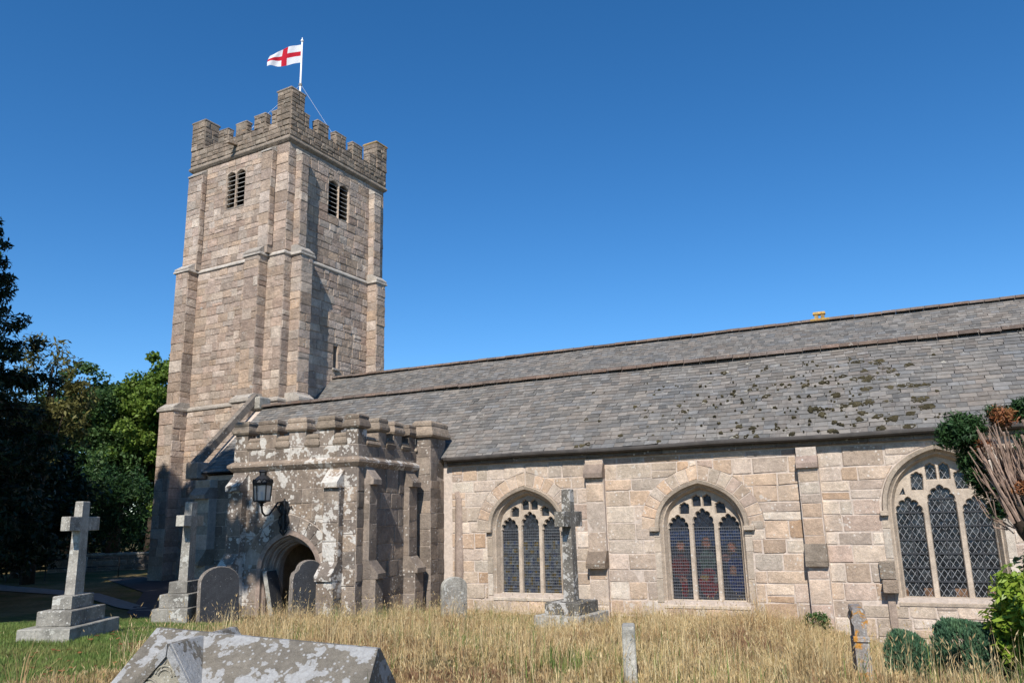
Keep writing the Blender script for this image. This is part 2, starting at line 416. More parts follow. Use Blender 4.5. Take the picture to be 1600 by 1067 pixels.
def gz(x, y):
    """height of the churchyard: a raised yard by the camera, falling to the church wall"""
    t = min(max((17.6-y)/9.2, 0.0), 1.0)
    z = 0.85*t
    z += 0.05*math.sin(x*0.9+1.3)*math.cos(y*0.8)*(1 if y < 18 else 0)
    z += 0.16*math.exp(-((x+3.0)**2/2.2+(y-14.5)**2/3.0))
    z += 0.22*math.exp(-((x+9.6)**2/0.8+(y-15.4)**2/0.9))
    s = min(max((x+2.4)/2.4, 0), 1); z -= .42*s*s*(3-2*s)*min(max((y-8.5)/2.5, 0), 1)
    if x < -15: z -= min((-15-x)*0.10, 0.35)*t
    return z

# ------------------------------------------------------------------ masonry
def clip(poly, a, b, c):
    """keep a*u+b*v >= c"""
    out = []
    for i in range(len(poly)):
        p, q = poly[i], poly[(i+1) % len(poly)]
        dp, dq = a*p[0]+b*p[1]-c, a*q[0]+b*q[1]-c
        if dp >= 0: out.append(p)
        if dp*dq < 0:
            t = dp/(dp-dq); out.append((p[0]+t*(q[0]-p[0]), p[1]+t*(q[1]-p[1])))
    return out
def area(p): return 0.5*abs(sum(p[i][0]*p[(i+1) % len(p)][1]-p[(i+1) % len(p)][0]*p[i][1] for i in range(len(p)))) if len(p) > 2 else 0
def cut(poly, hole):
    """part of a block that lies outside a convex opening"""
    us = [p[0] for p in hole]; vs = [p[1] for p in hole]
    if max(p[0] for p in poly) <= min(us) or min(p[0] for p in poly) >= max(us) or max(p[1] for p in poly) <= min(vs) or min(p[1] for p in poly) >= max(vs): return poly
    best = []; n = len(hole)
    for i in range(n):
        p, q = hole[i], hole[(i+1) % n]
        a, b = (q[1]-p[1]), -(q[0]-p[0])       # outward for a counter-clockwise hole
        l = math.hypot(a, b)
        if l < 1e-6: continue
        r = clip(poly, a/l, b/l, (a*p[0]+b*p[1])/l+0.006)
        if area(r) > area(best): best = r
    return best
def layout(u0, u1, v0, v1, ch, sl, rng, holes=(), gap=0.014, tilt=0.01):
    """courses of blocks over a rectangle: list of polygons"""
    res = []; v = v0
    rows = []
    while v < v1-0.02:
        h = rng.uniform(*ch)
        if v1-(v+h) < ch[0]*0.6: h = v1-v
        rows.append((v, min(v+h, v1))); v += h
    for v, w in rows:
        segs = [(u0, u1)]
        for ho in holes:
            hv = [p[1] for p in ho]
            if w <= min(hv) or v >= max(hv): continue
            cu = 0.5*(min(p[0] for p in ho)+max(p[0] for p in ho))
            segs = [x for s in segs for x in (([(s[0], cu), (cu, s[1])]) if s[0] < cu < s[1] else [s])]
        for a, b in segs:
            u = a
            while u < b-0.02:
                L = rng.uniform(*sl)*(0.8 if rng.random() < 0.25 else 1)
                if b-(u+L) < sl[0]*0.6: L = b-u
                uu = min(u+L, b)
                cells = [(v, w)]
                if w-v > ch[0]*1.25 and rng.random() < 0.14:
                    mid = v+(w-v)*rng.uniform(0.4, 0.6); cells = [(v, mid), (mid, w)]
                for (va, vb) in cells:
                    j = lambda: rng.uniform(-tilt, tilt)
                    g = gap*0.5*rng.uniform(0.7, 1.5)
                    p = [(u+g+j()*.7, va+g+j()), (uu-g+j()*.7, va+g+j()), (uu-g+j()*.7, vb-g+j()), (u+g+j()*.7, vb-g+j())]
                    p = [(min(max(a_, u0), u1), min(max(b_, v0), v1)) for a_, b_ in p]
                    if rng.random() < 0.6:      # broken arris
                        k = rng.randrange(4); q = p[k]; n1, n0 = p[(k+1) % 4], p[k-1]
                        e = rng.uniform(0.04, 0.13)
                        p = p[:k]+[(q[0]+(n0[0]-q[0])*e, q[1]+(n0[1]-q[1])*e), (q[0]+(n1[0]-q[0])*e, q[1]+(n1[1]-q[1])*e)]+p[k+1:]
                    for ho in holes:
                        if p: p = cut(p, ho)
                    if p and area(p) > 0.006: res.append(p)
                u = uu
    return res
def inside(p, loop):
    c = False; n = len(loop); x, y = p
    for i in range(n):
        (x0, y0), (x1, y1) = loop[i], loop[(i+1) % n]
        if (y0 > y) != (y1 > y) and x < (x1-x0)*(y-y0)/(y1-y0)+x0: c = not c
    return c
def tess(loops):
    """triangles of the first loop minus the others: (points, faces)"""
    pts = []; ed = []
    for l in loops:
        o = len(pts); pts += [Vector((p[0], p[1])) for p in l]; ed += [(o+i, o+(i+1) % len(l)) for i in range(len(l))]
    r = delaunay_2d_cdt(pts, ed, [], 0, 1e-5)
    V = [(v[0], v[1]) for v in r[0]]; F = []
    for f in r[2]:
        c = (sum(V[i][0] for i in f)/3, sum(V[i][1] for i in f)/3)
        if inside(c, loops[0]) and not any(inside(c, h) for h in loops[1:]): F.append(tuple(f))
    return V, F
class Masonry:
    """blocks of one building; the largest in view become objects, the rest one mesh"""
    def __init__(s, parent): s.items = []; s.parent = parent
    def face(s, O, U, Nn, polys, depth, bulge, mat, rng, bevel=0.02, V=(0, 0, 1)):
        O, U, Nn, V = Vector(O), Vector(U), Vector(Nn), Vector(V)
        for p in polys:
            d = rng.uniform(*depth)
            n = len(p); cu = sum(q[0] for q in p)/n; cv = sum(q[1] for q in p)/n
            fn = lambda u, v, e: O+U*u+V*v+Nn*e
            vs = [fn(u, v, -0.012) for u, v in p]
            vs += [fn(u, v, d*0.5) for u, v in p]
            tx, ty = rng.uniform(-.03, .03), rng.uniform(-.03, .03)
            for u, v in p:
                l = math.hypot(u-cu, v-cv) or 1
                b = bevel*rng.uniform(0.6, 1.5)
                uu, vv = u-(u-cu)/l*b*1.3, v-(v-cv)/l*b*1.3
                vs.append(fn(uu, vv, d+tx*(uu-cu)+ty*(vv-cv)+rng.uniform(-.15, .15)*d))
            vs.append(fn(cu+rng.uniform(-.05, .05), cv+rng.uniform(-.03, .03), d+rng.uniform(*bulge)))
            fs = []
            for i in range(n):
                j = (i+1) % n
                fs += [(i, j, n+j, n+i), (n+i, n+j, 2*n+j, 2*n+i), (2*n+i, 2*n+j, 3*n)]
            s.items.append((vs, fs, (rng.random(), rng.random(), rng.random()), mat, area(p), fn(cu, cv, d), Nn))
    def finish(s, limit=300, name='stone', rest='masonry'):
        mw = s.parent.matrix_basis
        def size(it):
            w = mw @ it[5]; nn = (mw.to_3x3() @ it[6]).normalized()
            v = (EYE-w); d = v.length
            return it[4]*max(nn.dot(v/d), 0.0)/(d*d)
        s.items.sort(key=size, reverse=True)
        for it in s.items[:limit]:
            b = MB(); b.add(it[0], it[1], it[2]); b.build(name, it[3], s.parent, fixn=False)
        left = s.items[limit:]
        if left:
            mats = []
            b = MB()
            for it in left:
                if it[3] not in mats: mats.append(it[3])
                b.add(it[0], it[1], it[2], mats.index(it[3]))
            o = b.build(rest, mats, s.parent, fixn=False); o['kind'] = 'stuff'

def arch_pts(w, h, n=14, a=0.60, tx=0.56, slope=13):
    """four-centred pointed arch from (-w,0) over (0,h) to (w,0)"""
    P0, P1, P2, P3 = (-w, 0), (-w, a*h), (-tx*w, h-tx*w*math.tan(R(slope))), (0, h)
    L = []
    for i in range(n+1):
        t = i/n; q = 1-t
        L.append(tuple(q**3*P0[k]+3*q*q*t*P1[k]+3*q*t*t*P2[k]+t**3*P3[k] for k in (0, 1)))
    return L+[(-x, z) for x, z in L[-2::-1]]
def arch_outline(w, h, zb, **k):
    """closed counter-clockwise outline: jambs down to zb and arch over the springing at 0"""
    A = arch_pts(w, h, **k)
    return [(-w, zb), (w, zb)]+A[::-1]

# ------------------------------------------------------------------ ground, path
def make_ground():
    xs = np.unique(np.concatenate([np.linspace(-900, -60, 15), np.linspace(-60, -16, 45), np.linspace(-16, 8, 97), np.linspace(8, 60, 27), np.linspace(60, 900, 15)]))
    ys = np.unique(np.concatenate([np.linspace(-900, -20, 15), np.linspace(-20, 4, 13), np.linspace(4, 20, 65), np.linspace(20, 60, 41), np.linspace(60, 1500, 20)]))
    V = np.array([(x, y, gz(x, y)) for y in ys for x in xs])
    nx, ny = len(xs), len(ys)
    i = np.arange(nx-1); j = np.arange(ny-1)
    I, J = np.meshgrid(i, j); a = (J*nx+I).ravel()
    F = np.stack([a, a+1, a+nx+1, a+nx], 1)
    o = arrays('ground', V, [F], np.full((len(V), 3), 0.5), M['ground'], smooth=True)
    o['kind'] = 'structure'
make_ground()
def strip(name, pts, mat, lift, kind='structure'):
    """a sheet laid on the ground along left/right edge pairs"""
    V = []; F = []
    for k in range(len(pts)-1):
        (a, b), (c, d) = pts[k], pts[k+1]
        n = 8
        base = len(V)
        for i in range(n+1):
            t = i/n
            for q in range(5):
                s = q/4
                x = (a[0]*(1-s)+b[0]*s)*(1-t)+(c[0]*(1-s)+d[0]*s)*t
                y = (a[1]*(1-s)+b[1]*s)*(1-t)+(c[1]*(1-s)+d[1]*s)*t
                V.append((x, y, gz(x, y)+lift))
        for i in range(n):
            for q in range(4):
                e = base+i*5+q; F.append((e, e+1, e+6, e+5))
    o = arrays(name, np.array(V), [np.array(F)], np.full((len(V), 3), 0.5), mat, smooth=True)
    o['kind'] = kind
    return o
strip('path', [((-12.2, 14.6), (-14.2, 15.4)), ((-16.4, 14.2), (-16.6, 16.4)), ((-19.5, 16.0), (-18.6, 18.4)), ((-26, 22.0), (-24.6, 24.6)), ((-34.5, 27.0), (-33.5, 30.5))], M['asphalt'], 0.03)
strip('side_path', [((-19.8, 16.6), (-19.5, 17.2)), ((-27, 20.2), (-27.4, 21.2)), ((-35, 21.5), (-36, 23.2)), ((-44, 24), (-45, 26))], M['kerb'], 0.034)

# ------------------------------------------------------------------ shared building helpers
def sweep(b, path, prof, closed=False, tint=None):
    """mitred moulding: profile of (outward, z) along a plan polyline, outward on its right"""
    n = len(path); offs = []
    for i in range(n):
        p = Vector(path[i])
        a = Vector(path[i-1]) if (i > 0 or closed) else None
        c = Vector(path[(i+1) % n]) if (i < n-1 or closed) else None
        d1 = (p-a).normalized() if a is not None else None
        d2 = (c-p).normalized() if c is not None else None
        d1 = d1 or d2; d2 = d2 or d1
        n1 = Vector((d1.y, -d1.x)); n2 = Vector((d2.y, -d2.x))
        m = (n1+n2); m = m/max(m.dot(n1), 0.2)
        offs.append((p, m))
    k = len(prof); vs = []; fs = []
    for p, m in offs:
        for o, z in prof: q = p+m*o; vs.append((q.x, q.y, z))
    for i in range(n if closed else n-1):
        j = (i+1) % n
        for q in range(k-1): fs.append((i*k+q, j*k+q, j*k+q+1, i*k+q+1))
    if not closed: fs += [tuple(range(k)), tuple(range(n*k-1, (n-1)*k-1, -1))]
    b.add(vs, fs, tint)
def plate(b, outer, holes, fn, yf, ym, yb, c, tint=None):
    """pierced stone tracery with chamfered openings; fn(a, z, depth)"""
    def grow(h, e):
        n = len(h); out = []
        for i in range(n):
            p, q, r = Vector(h[i-1]), Vector(h[i]), Vector(h[(i+1) % n])
            d1 = (q-p).normalized() if (q-p).length > 1e-6 else Vector((1, 0)); d2 = (r-q).normalized() if (r-q).length > 1e-6 else d1
            m = Vector((d1.y, -d1.x))+Vector((d2.y, -d2.x))
            if m.length < 0.3: m = Vector((d1.y, -d1.x))
            m.normalize(); out.append((q.x+m.x*e, q.y+m.y*e))
        return out
    big = [grow(h, c) for h in holes]
    loops = [outer]+big
    flat, tri = tess(loops)
    b.add([fn(p[0], p[1], yf) for p in flat], tri, tint)
    for g, h in zip(big, holes):
        n = len(h)
        vs = [fn(*p, yf) for p in g]+[fn(*p, ym) for p in h]+[fn(*p, yb) for p in h]
        fs = [(r*n+i, r*n+(i+1) % n, (r+1)*n+(i+1) % n, (r+1)*n+i) for r in (0, 1) for i in range(n)]
        b.add(vs, fs, tint)
def light_head(x0, x1, zb, zs, zt, lobes=5, d=0.045, slope=32):
    """outline of one window light with a cusped pointed head, counter-clockwise"""
    w = (x1-x0)/2; cx = (x0+x1)/2; h = zt-zs
    A = arch_pts(w, h, n=20, slope=slope)[::-1]       # right springing to left
    n = len(A)-1; out = [(x0, zb), (x1, zb)]
    for i, (x, z) in enumerate(A):
        t = i/n
        e = d*(1-abs(math.sin(lobes*PI*t))**0.55) if lobes and 0 < i < n else 0
        q = Vector((x, z)); dirv = (Vector((0, h*0.15))-q)
        if dirv.length > 0: dirv.normalize()
        q = q+dirv*e
        out.append((cx+q.x, zs+q.y))
    return out
def lattice(b, poly, fn, y, dx, dz, wd, th):
    """diamond leading clipped to a light"""
    us = [p[0] for p in poly]; zs = [p[1] for p in poly]
    for sgn in (1, -1):
        d = Vector((dx, sgn*dz)).normalized(); nn = Vector((-d.y, d.x))
        step = 2*dx*dz/math.hypot(dx, dz)
        c = [nn.dot(Vector(p)) for p in poly]
        k = math.floor(min(c)/step)*step
        while k < max(c):
            k += step
            hits = []
            for i in range(len(poly)):
                p, q = Vector(poly[i]), Vector(poly[(i+1) % len(poly)])
                a, e = nn.dot(p)-k, nn.dot(q)-k
                if a*e < 0: hits.append(d.dot(p+(q-p)*(a/(a-e))))
            hits.sort()
            for i in range(0, len(hits)-1, 2):
                p, q = nn*k+d*hits[i], nn*k+d*hits[i+1]
                m = nn*wd/2
                vs = [fn(*(p-m), y), fn(*(q-m), y), fn(*(q+m), y), fn(*(p+m), y), fn(*(p-m), y-th), fn(*(q-m), y-th), fn(*(q+m), y-th), fn(*(p+m), y-th)]
                b.add(vs, [(4, 5, 6, 7), (0, 1, 5, 4), (2, 3, 7, 6), (1, 2, 6, 5), (3, 0, 4, 7)], (.5, .5, .5))
def hbar(b, fn, x0, x1, z, y, hw, th):
    vs = [fn(x0, z-hw, y), fn(x1, z-hw, y), fn(x1, z+hw, y), fn(x0, z+hw, y), fn(x0, z-hw, y-th), fn(x1, z-hw, y-th), fn(x1, z+hw, y-th), fn(x0, z+hw, y-th)]
    b.add(vs, [(4, 5, 6, 7), (0, 1, 5, 4), (2, 3, 7, 6), (1, 2, 6, 5), (3, 0, 4, 7)], (.5, .5, .5))
def vbar(b, fn, x, z0, z1, y, hw, th):
    vs = [fn(x-hw, z0, y), fn(x+hw, z0, y), fn(x+hw, z1, y), fn(x-hw, z1, y), fn(x-hw, z0, y-th), fn(x+hw, z0, y-th), fn(x+hw, z1, y-th), fn(x-hw, z1, y-th)]
    b.add(vs, [(4, 5, 6, 7), (0, 1, 5, 4), (2, 3, 7, 6), (1, 2, 6, 5), (3, 0, 4, 7)], (.5, .5, .5))

# ------------------------------------------------------------------ church tower
def tower():
    rng = random.Random(11); random.seed(11)
    T = thing('church_tower', (-24.42, 27.1, 0), R(-3.9), 'tall square granite church tower with battlements, corner turrets and louvred belfry windows', 'church tower')
    SW, EW = (-4.34, -2.98, 17.95, 20.02), (2.9, 4.44, 17.80, 19.85)
    SL = (3.52, 3.84, 9.9, 11.05)
    b = MB()
    b.box(-7.17, .10, -.12, 7.5, -.6, 7.9)
    # stage one and two: solid core, skins round the openings
    b.box(-7.05, -.5, 0, 7.4, 7.9, 14.9)
    b.box(-.5, 0, 0, SL[0], 7.9, 14.9); b.box(-.5, 0, SL[1], 7.4, 7.9, 14.9)
    b.box(-.5, 0, SL[0], SL[1], 7.9, SL[2]); b.box(-.5, 0, SL[0], SL[1], SL[3], 14.9)
    b.box(-7.0, -.55, .55, 7.35, 14.9, 20.85)
    b.box(-7.0, SW[0], .05, .55, 14.9, 20.85); b.box(SW[1], -.05, .05, .55, 14.9, 20.85)
    b.box(SW[0], SW[1], .05, .55, 14.9, SW[2]); b.box(SW[0], SW[1], .05, .55, SW[3], 20.85)
    b.box(-.55, -.05, .55, EW[0], 14.9, 20.85); b.box(-.55, -.05, EW[1], 7.35, 14.9, 20.85)
    b.box(-.55, -.05, EW[0], EW[1], 14.9, EW[2]); b.box(-.55, -.05, EW[0], EW[1], EW[3], 20.85)
    b.build('wall', M['mortar_tower'], T)
    # buttresses: lower stage, weathering, upper stage
    def butt(kind, a0, a1, p0, p1, p2, ztop, a0u=None, a1u=None):
        b = MB()
        a0u = a0 if a0u is None else a0u; a1u = a1 if a1u is None else a1u
        def fn(a, p, z): return (a, -p, z) if kind == 'S' else (p, a, z)
        def blk(x0, x1, pa, z0, z1):
            if kind == 'S': b.box(x0, x1, -pa, 0.3, z0, z1)
            else: b.box(-.3, pa, x0, x1, z0, z1)
        blk(a0-.06, a1+.04, p0, -.6, 7.92)
        blk(a0, a1, p1, 7.92, 15.0)
        blk(a0u, a1u, p2, 15.0, ztop-.35)
        bo = b.build('buttress', M['mortar_tower'], T)
        for (x0, x1, lo, hi, z0, z1) in ((a0-.07, a1+.07, p1+.07, p2-.02, 15.0, 15.38), (a0u-.03, a1u+.03, p2+.05, -.03, ztop-.36, ztop), (a0-.12, a1+.1, p0+.07, p1-.02, 7.94, 8.25)):
            poly = [(-.05, z0), (lo, z0), (lo, z0+.07), (hi, z1), (-.05, z1)]
            w = MB(); w.prism(poly, (lambda p, z, d: (d, -p, z)) if kind == 'S' else (lambda p, z, d: (p, d, z)), x0, x1)
            w.build('weathering', M['string'], bo)
    butt('S', -2.0, -1.08, .80, .55, .30, 20.62, -1.5, -.85)
    butt('S', -6.85, -5.97, .88, .60, .27, 20.55, -6.85, -5.82)
    butt('E', .48, 1.22, .85, .62, .34, 20.45, .54, 1.03)
    butt('E', 6.05, 6.76, .85, .62, .32, 20.4, 6.1, 6.66)
    # string courses
    b = MB(); sweep(b, [(-7.17, 7.5), (-7.17, -.12), (-6.97, -.12), (-6.97, -.9), (-5.9, -.9), (-5.9, -.12), (-2.1, -.12), (-2.1, -.82), (-1.0, -.82), (-1.0, -.12), (.1, -.12), (.1, .42), (.87, .42), (.87, 1.28), (.1, 1.28), (.1, 7.5)],
                    [(-.05, 7.78), (.07, 7.84), (.07, 7.93), (-.1, 8.06)]); b.build('string_course', M['string'], T)
    b = MB(); sweep(b, [(-7.05, 7.4), (-7.05, 0), (-6.9, 0), (-6.9, -.6), (-5.93, -.6), (-5.93, 0), (-2.04, 0), (-2.04, -.55), (-1.04, -.55), (-1.04, 0), (0, 0), (0, .44), (.62, .44), (.62, 1.26), (0, 1.26), (0, 6.02), (.62, 6.02), (.62, 6.8), (0, 6.8), (0, 7.4)],
                    [(-.02, 14.82), (.08, 14.87), (.08, 14.95), (-.06, 15.08)]); b.build('string_course', M['string'], T)
    b = MB(); sweep(b, [(-7.05, 0), (0, 0), (0, 7.4), (-7.05, 7.4)], [(-.06, 20.6), (.02, 20.66), (.10, 20.76), (.10, 20.83), (.02, 20.96), (-.1, 20.96)], closed=True); b.build('string_course', M['parapet_stone'], T)
    # parapet
    b = MB()
    b.box(-7.08, .03, -.03, .4, 20.9, 21.82); b.box(-.4, .03, .4, 7.43, 20.9, 21.82)
    b.box(-7.08, -6.65, .4, 7.43, 20.9, 21.82); b.box(-6.65, -.4, 7.0, 7.43, 20.9, 21.82)
    b.box(-6.65, -.4, .4, 7.0, 20.9, 21.1)
    b.build('parapet', M['mortar_tower'], T)
    ms = Masonry(T); pst = M['parapet_stone']
    PG = dict(depth=(.03, .06), bulge=(0.0, .025), mat=pst, rng=rng, bevel=.028)
    UX, UY, NS, NE = (1, 0, 0), (0, 1, 0), (0, -1, 0), (1, 0, 0)
    ms.face((0, -.03, 0), UX, NS, layout(-7.08, .03, 20.98, 21.8, (.2, .3), (.3, .75), rng), **PG)
    ms.face((.03, 0, 0), UY, NE, layout(-.03, 7.43, 20.98, 21.8, (.2, .3), (.3, .75), rng), **PG)
    def merlon(x0, x1, y0, y1, z0, z1, cap, over, name='merlon', capm=None):
        b = MB(); b.box(x0, x1, y0, y1, z0, z1-cap)
        o = b.build(name, M['mortar_tower'], T)
        c = MB(); e = over
        zc = z1-cap; hh = cap
        vs = []
        for z, q in ((zc-.0, e-.02), (zc+.03, e), (zc+hh*.55, e), (zc+hh, e-.07)):
            vs += [(x0-q+rng.uniform(-.01, .01), y0-q, z+rng.uniform(-.008, .008)), (x1+q, y0-q, z+rng.uniform(-.012, .012)), (x1+q, y1+q, z), (x0-q, y1+q, z)]
        fs = [(3, 2, 1, 0), (12, 13, 14, 15)]+[(r*4+i, r*4+(i+1) % 4, r*4+4+(i+1) % 4, r*4+4+i) for r in range(3) for i in range(4)]
        c.add(vs, fs); c.build('coping', capm or pst, o)
        ms.face((0, y0, 0), UX, NS, layout(x0, x1, z0, zc, (.2, .32), (.3, .6), rng), **PG)
        ms.face((x1, 0, 0), UY, NE, layout(y0, y1, z0, zc, (.2, .32), (.3, .6), rng), **PG)
    for a, c in ((-5.06, -4.36), (-3.76, -3.02), (-2.44, -1.70), (-1.22, -.9)):
        merlon(a, c, -.03, .30, 21.82, 22.62+rng.uniform(-.05, .05), .14, .035)
    for a, c in ((.9, 1.25), (1.85, 2.65), (3.2, 4.0), (4.55, 5.35), (5.95, 6.5)):
        merlon(-.30, .03, a, c, 21.82, 22.62+rng.uniform(-.06, .05), .13, .03)
    for a, c in ((-5.6, -4.6), (-3.9, -2.9), (-2.2, -1.3)): merlon(a, c, 7.03, 7.43, 21.82, 22.45, .14, .05)
    for a, c in ((1.4, 2.4), (3.1, 4.1), (4.9, 5.8)): merlon(-7.08, -6.68, a, c, 21.82, 22.45, .14, .05)
    # low copings in the gaps
    b = MB()
    for a, c in ((-6.1, -5.1), (-4.32, -3.8), (-2.98, -2.48), (-1.66, -1.26)): b.box(a, c, -.07, .42, 21.8, 21.87, ch=.02)
    for a, c in ((1.29, 1.81), (2.69, 3.16), (4.04, 4.51), (5.39, 5.91)): b.box(-.42, .07, a, c, 21.8, 21.87, ch=.02)
    b.build('embrasure_coping', pst, T)
    merlon(-.85, .05, -.05, .87, 21.82, 23.56, .15, .055, 'corner_turret')
    merlon(-7.1, -6.14, -.05, .85, 21.82, 23.56, .15, .055, 'corner_turret')
    merlon(-.87, .05, 6.55, 7.45, 21.82, 23.5, .15, .055, 'corner_turret', M['orange_stone'])
    merlon(-7.1, -6.2, 6.55, 7.45, 21.82, 23.5, .15, .055, 'corner_turret')
    b = MB(); b.prism([(-.03, 21.32), (-.62, 21.26), (-.62, 21.36), (-.03, 21.55)], lambda y, z, d: (d, y, z), -3.78, -3.55); b.build('water_spout', M['parapet_stone'], T)
    # stone facing
    ts = M['tower_stone']
    G = dict(mat=ts, rng=rng, bevel=.02)
    SWp = [(SW[0]-.03, SW[2]-.02), (SW[1]+.03, SW[2]-.02), (SW[1]+.03, SW[3]), (SW[0]-.03, SW[3])]
    EWp = [(EW[0]-.03, EW[2]-.02), (EW[1]+.03, EW[2]-.02), (EW[1]+.03, EW[3]), (EW[0]-.03, EW[3])]
    SLp = [(SL[0], SL[2]), (SL[1], SL[2]), (SL[1], SL[3]), (SL[0], SL[3])]
    CH, LN = (.25, .44), (.36, .92)
    d1, b1 = (.012, .03), (0, .010)
    d2, b2 = (.018, .05), (.002, .012)
    ms.face((0, 0, 0), UX, NS, layout(-5.97, -2.0, 8.05, 14.85, CH, LN, rng), d1, b1, **G)
    ms.face((0, 0, 0), UX, NS, layout(-1.08, 0, 8.05, 14.85, (.36, .6), (.5, .62), rng), d1, b1, **G)
    ms.face((0, -.12, 0), UX, NS, layout(-5.93, -2.06, -.3, 7.8, CH, LN, rng), d1, b1, **G)
    ms.face((0, .05, 0), UX, NS, layout(-5.85, -1.5, 15.1, 20.62, CH, LN, rng, [SWp]), d1, b1, **G)
    ms.face((0, .05, 0), UX, NS, layout(-.85, -.05, 15.1, 20.62, (.4, .62), (.8, .9), rng), d1, b1, **G)
    for x0, x1, p, z0, z1 in ((-2.0, -1.08, .55, 8.2, 15.0), (-6.85, -5.97, .60, 8.2, 15.0), (-1.5, -.85, .30, 15.36, 20.25), (-6.85, -5.82, .27, 15.36, 20.2), (-6.91, -5.93, .88, -.3, 7.9), (-2.06, -1.04, .80, 5.0, 7.9)):
        ms.face((0, -p, 0), UX, NS, layout(x0, x1, z0, z1, (.38, .62), (.45, .9), rng), d1, b1, **G)
        ms.face((x1, 0, 0), UY, NE, layout(-p, 0.0, z0, z1, (.38, .62), (.5, .9), rng), d2, (0, .01), **G)
    def roofclear(p):      # blocks hidden below the nave roof are left out
        return [q for q in p if sum(v for _, v in q)/len(q) > 9.1-0.9*abs(sum(u for u, _ in q)/len(q)-3.7)-.35]
    ms.face((0, 0, 0), UY, NE, roofclear(layout(1.22, 6.05, 6.0, 14.85, (.3, .48), (.4, .9), rng, [SLp])), d2, b2, **G)
    ms.face((0, 0, 0), UY, NE, layout(0, .48, 6.0, 14.85, (.36, .6), (.47, .5), rng), d2, b2, **G)
    ms.face((0, 0, 0), UY, NE, roofclear(layout(6.76, 7.4, 8.0, 14.85, (.36, .6), (.5, .7), rng)), d2, b2, **G)
    ms.face((-.05, 0, 0), UY, NE, layout(.05, .54, 15.1, 20.62, (.4, .6), (.45, .5), rng), d2, b2, **G)
    ms.face((-.05, 0, 0), UY, NE, layout(1.03, 6.1, 15.1, 20.62, (.3, .48), (.4, .9), rng, [EWp]), d2, b2, **G)
    ms.face((-.05, 0, 0), UY, NE, layout(6.66, 7.35, 15.1, 20.62, (.36, .6), (.6, .7), rng), d2, b2, **G)
    for y0, y1, p, z0, z1 in ((.48, 1.22, .62, 6.0, 15.0), (6.05, 6.76, .62, 7.5, 15.0), (.54, 1.03, .34, 15.36, 20.1), (6.1, 6.66, .32, 15.36, 20.05)):
        ms.face((0, y0, 0), UX, NS, layout(-.04, p, z0, z1, (.38, .62), (.5, .8), rng), d1, b1, **G)
        ms.face((p, 0, 0), UY, NE, layout(y0, y1, z0, z1, (.38, .62), (.4, .9), rng), d2, (0, .012), **G)
    # belfry windows: two round-headed lights behind sloping louvres
    def belfry(fn, a0, a1, z0, z1):
        m = (a0+a1)/2
        outer = [(a0, z0), (a1, z0), (a1, z1), (a0, z1)]
        holes = []
        for x0, x1 in ((a0+.02, m-.025), (m+.025, a1-.02)):
            holes.append(light_head(x0, x1, z0+.04, z1-.36, z1-.06, lobes=3, d=.03, slope=8))
        b = MB(); plate(b, outer, holes, fn, .0, .05, .16, .03, (.5, .6, .5))
        w = b.build('belfry_window', M['tower_stone'], T)
        v = MB(); v.add([fn(a0, z0, .46), fn(a1, z0, .46), fn(a1, z1, .46), fn(a0, z1, .46)], [(0, 1, 2, 3)]); v.build('shade_backing', M['inner_shade'], w)  # black sheet behind the louvres, inner shade put into its colour
        n = 8
        for i in range(n):
            z = z0+.1+(z1-z0-.35)*i/(n-1)
            l = MB(); l.prism([(.07, z-.02), (.09, z+.015), (.34, z+.17), (.33, z+.13)], lambda d, zz, a: fn(a, zz, d), a0+.03, a1-.03)
            l.build('louvre', M['louvre'], w)
    belfry(lambda a, z, d: (a, .03+d, z), *SW)
    belfry(lambda a, z, d: (-.03-d, a, z), *EW)
    b = MB()
    b.add([(-.4, SL[0], SL[2]), (-.4, SL[1], SL[2]), (-.4, SL[1], SL[3]), (-.4, SL[0], SL[3])], [(0, 1, 2, 3)])
    w = b.build('slit_window', M['inner_shade'], T)  # slit backed by a black sheet, its depth of shade painted
    b = MB(); b.box(-.1, .12, SL[0]-.08, SL[1]+.08, SL[2]-.12, SL[2], ch=.02); b.build('sill', M['string'], w)
    ms.finish(300)
tower()

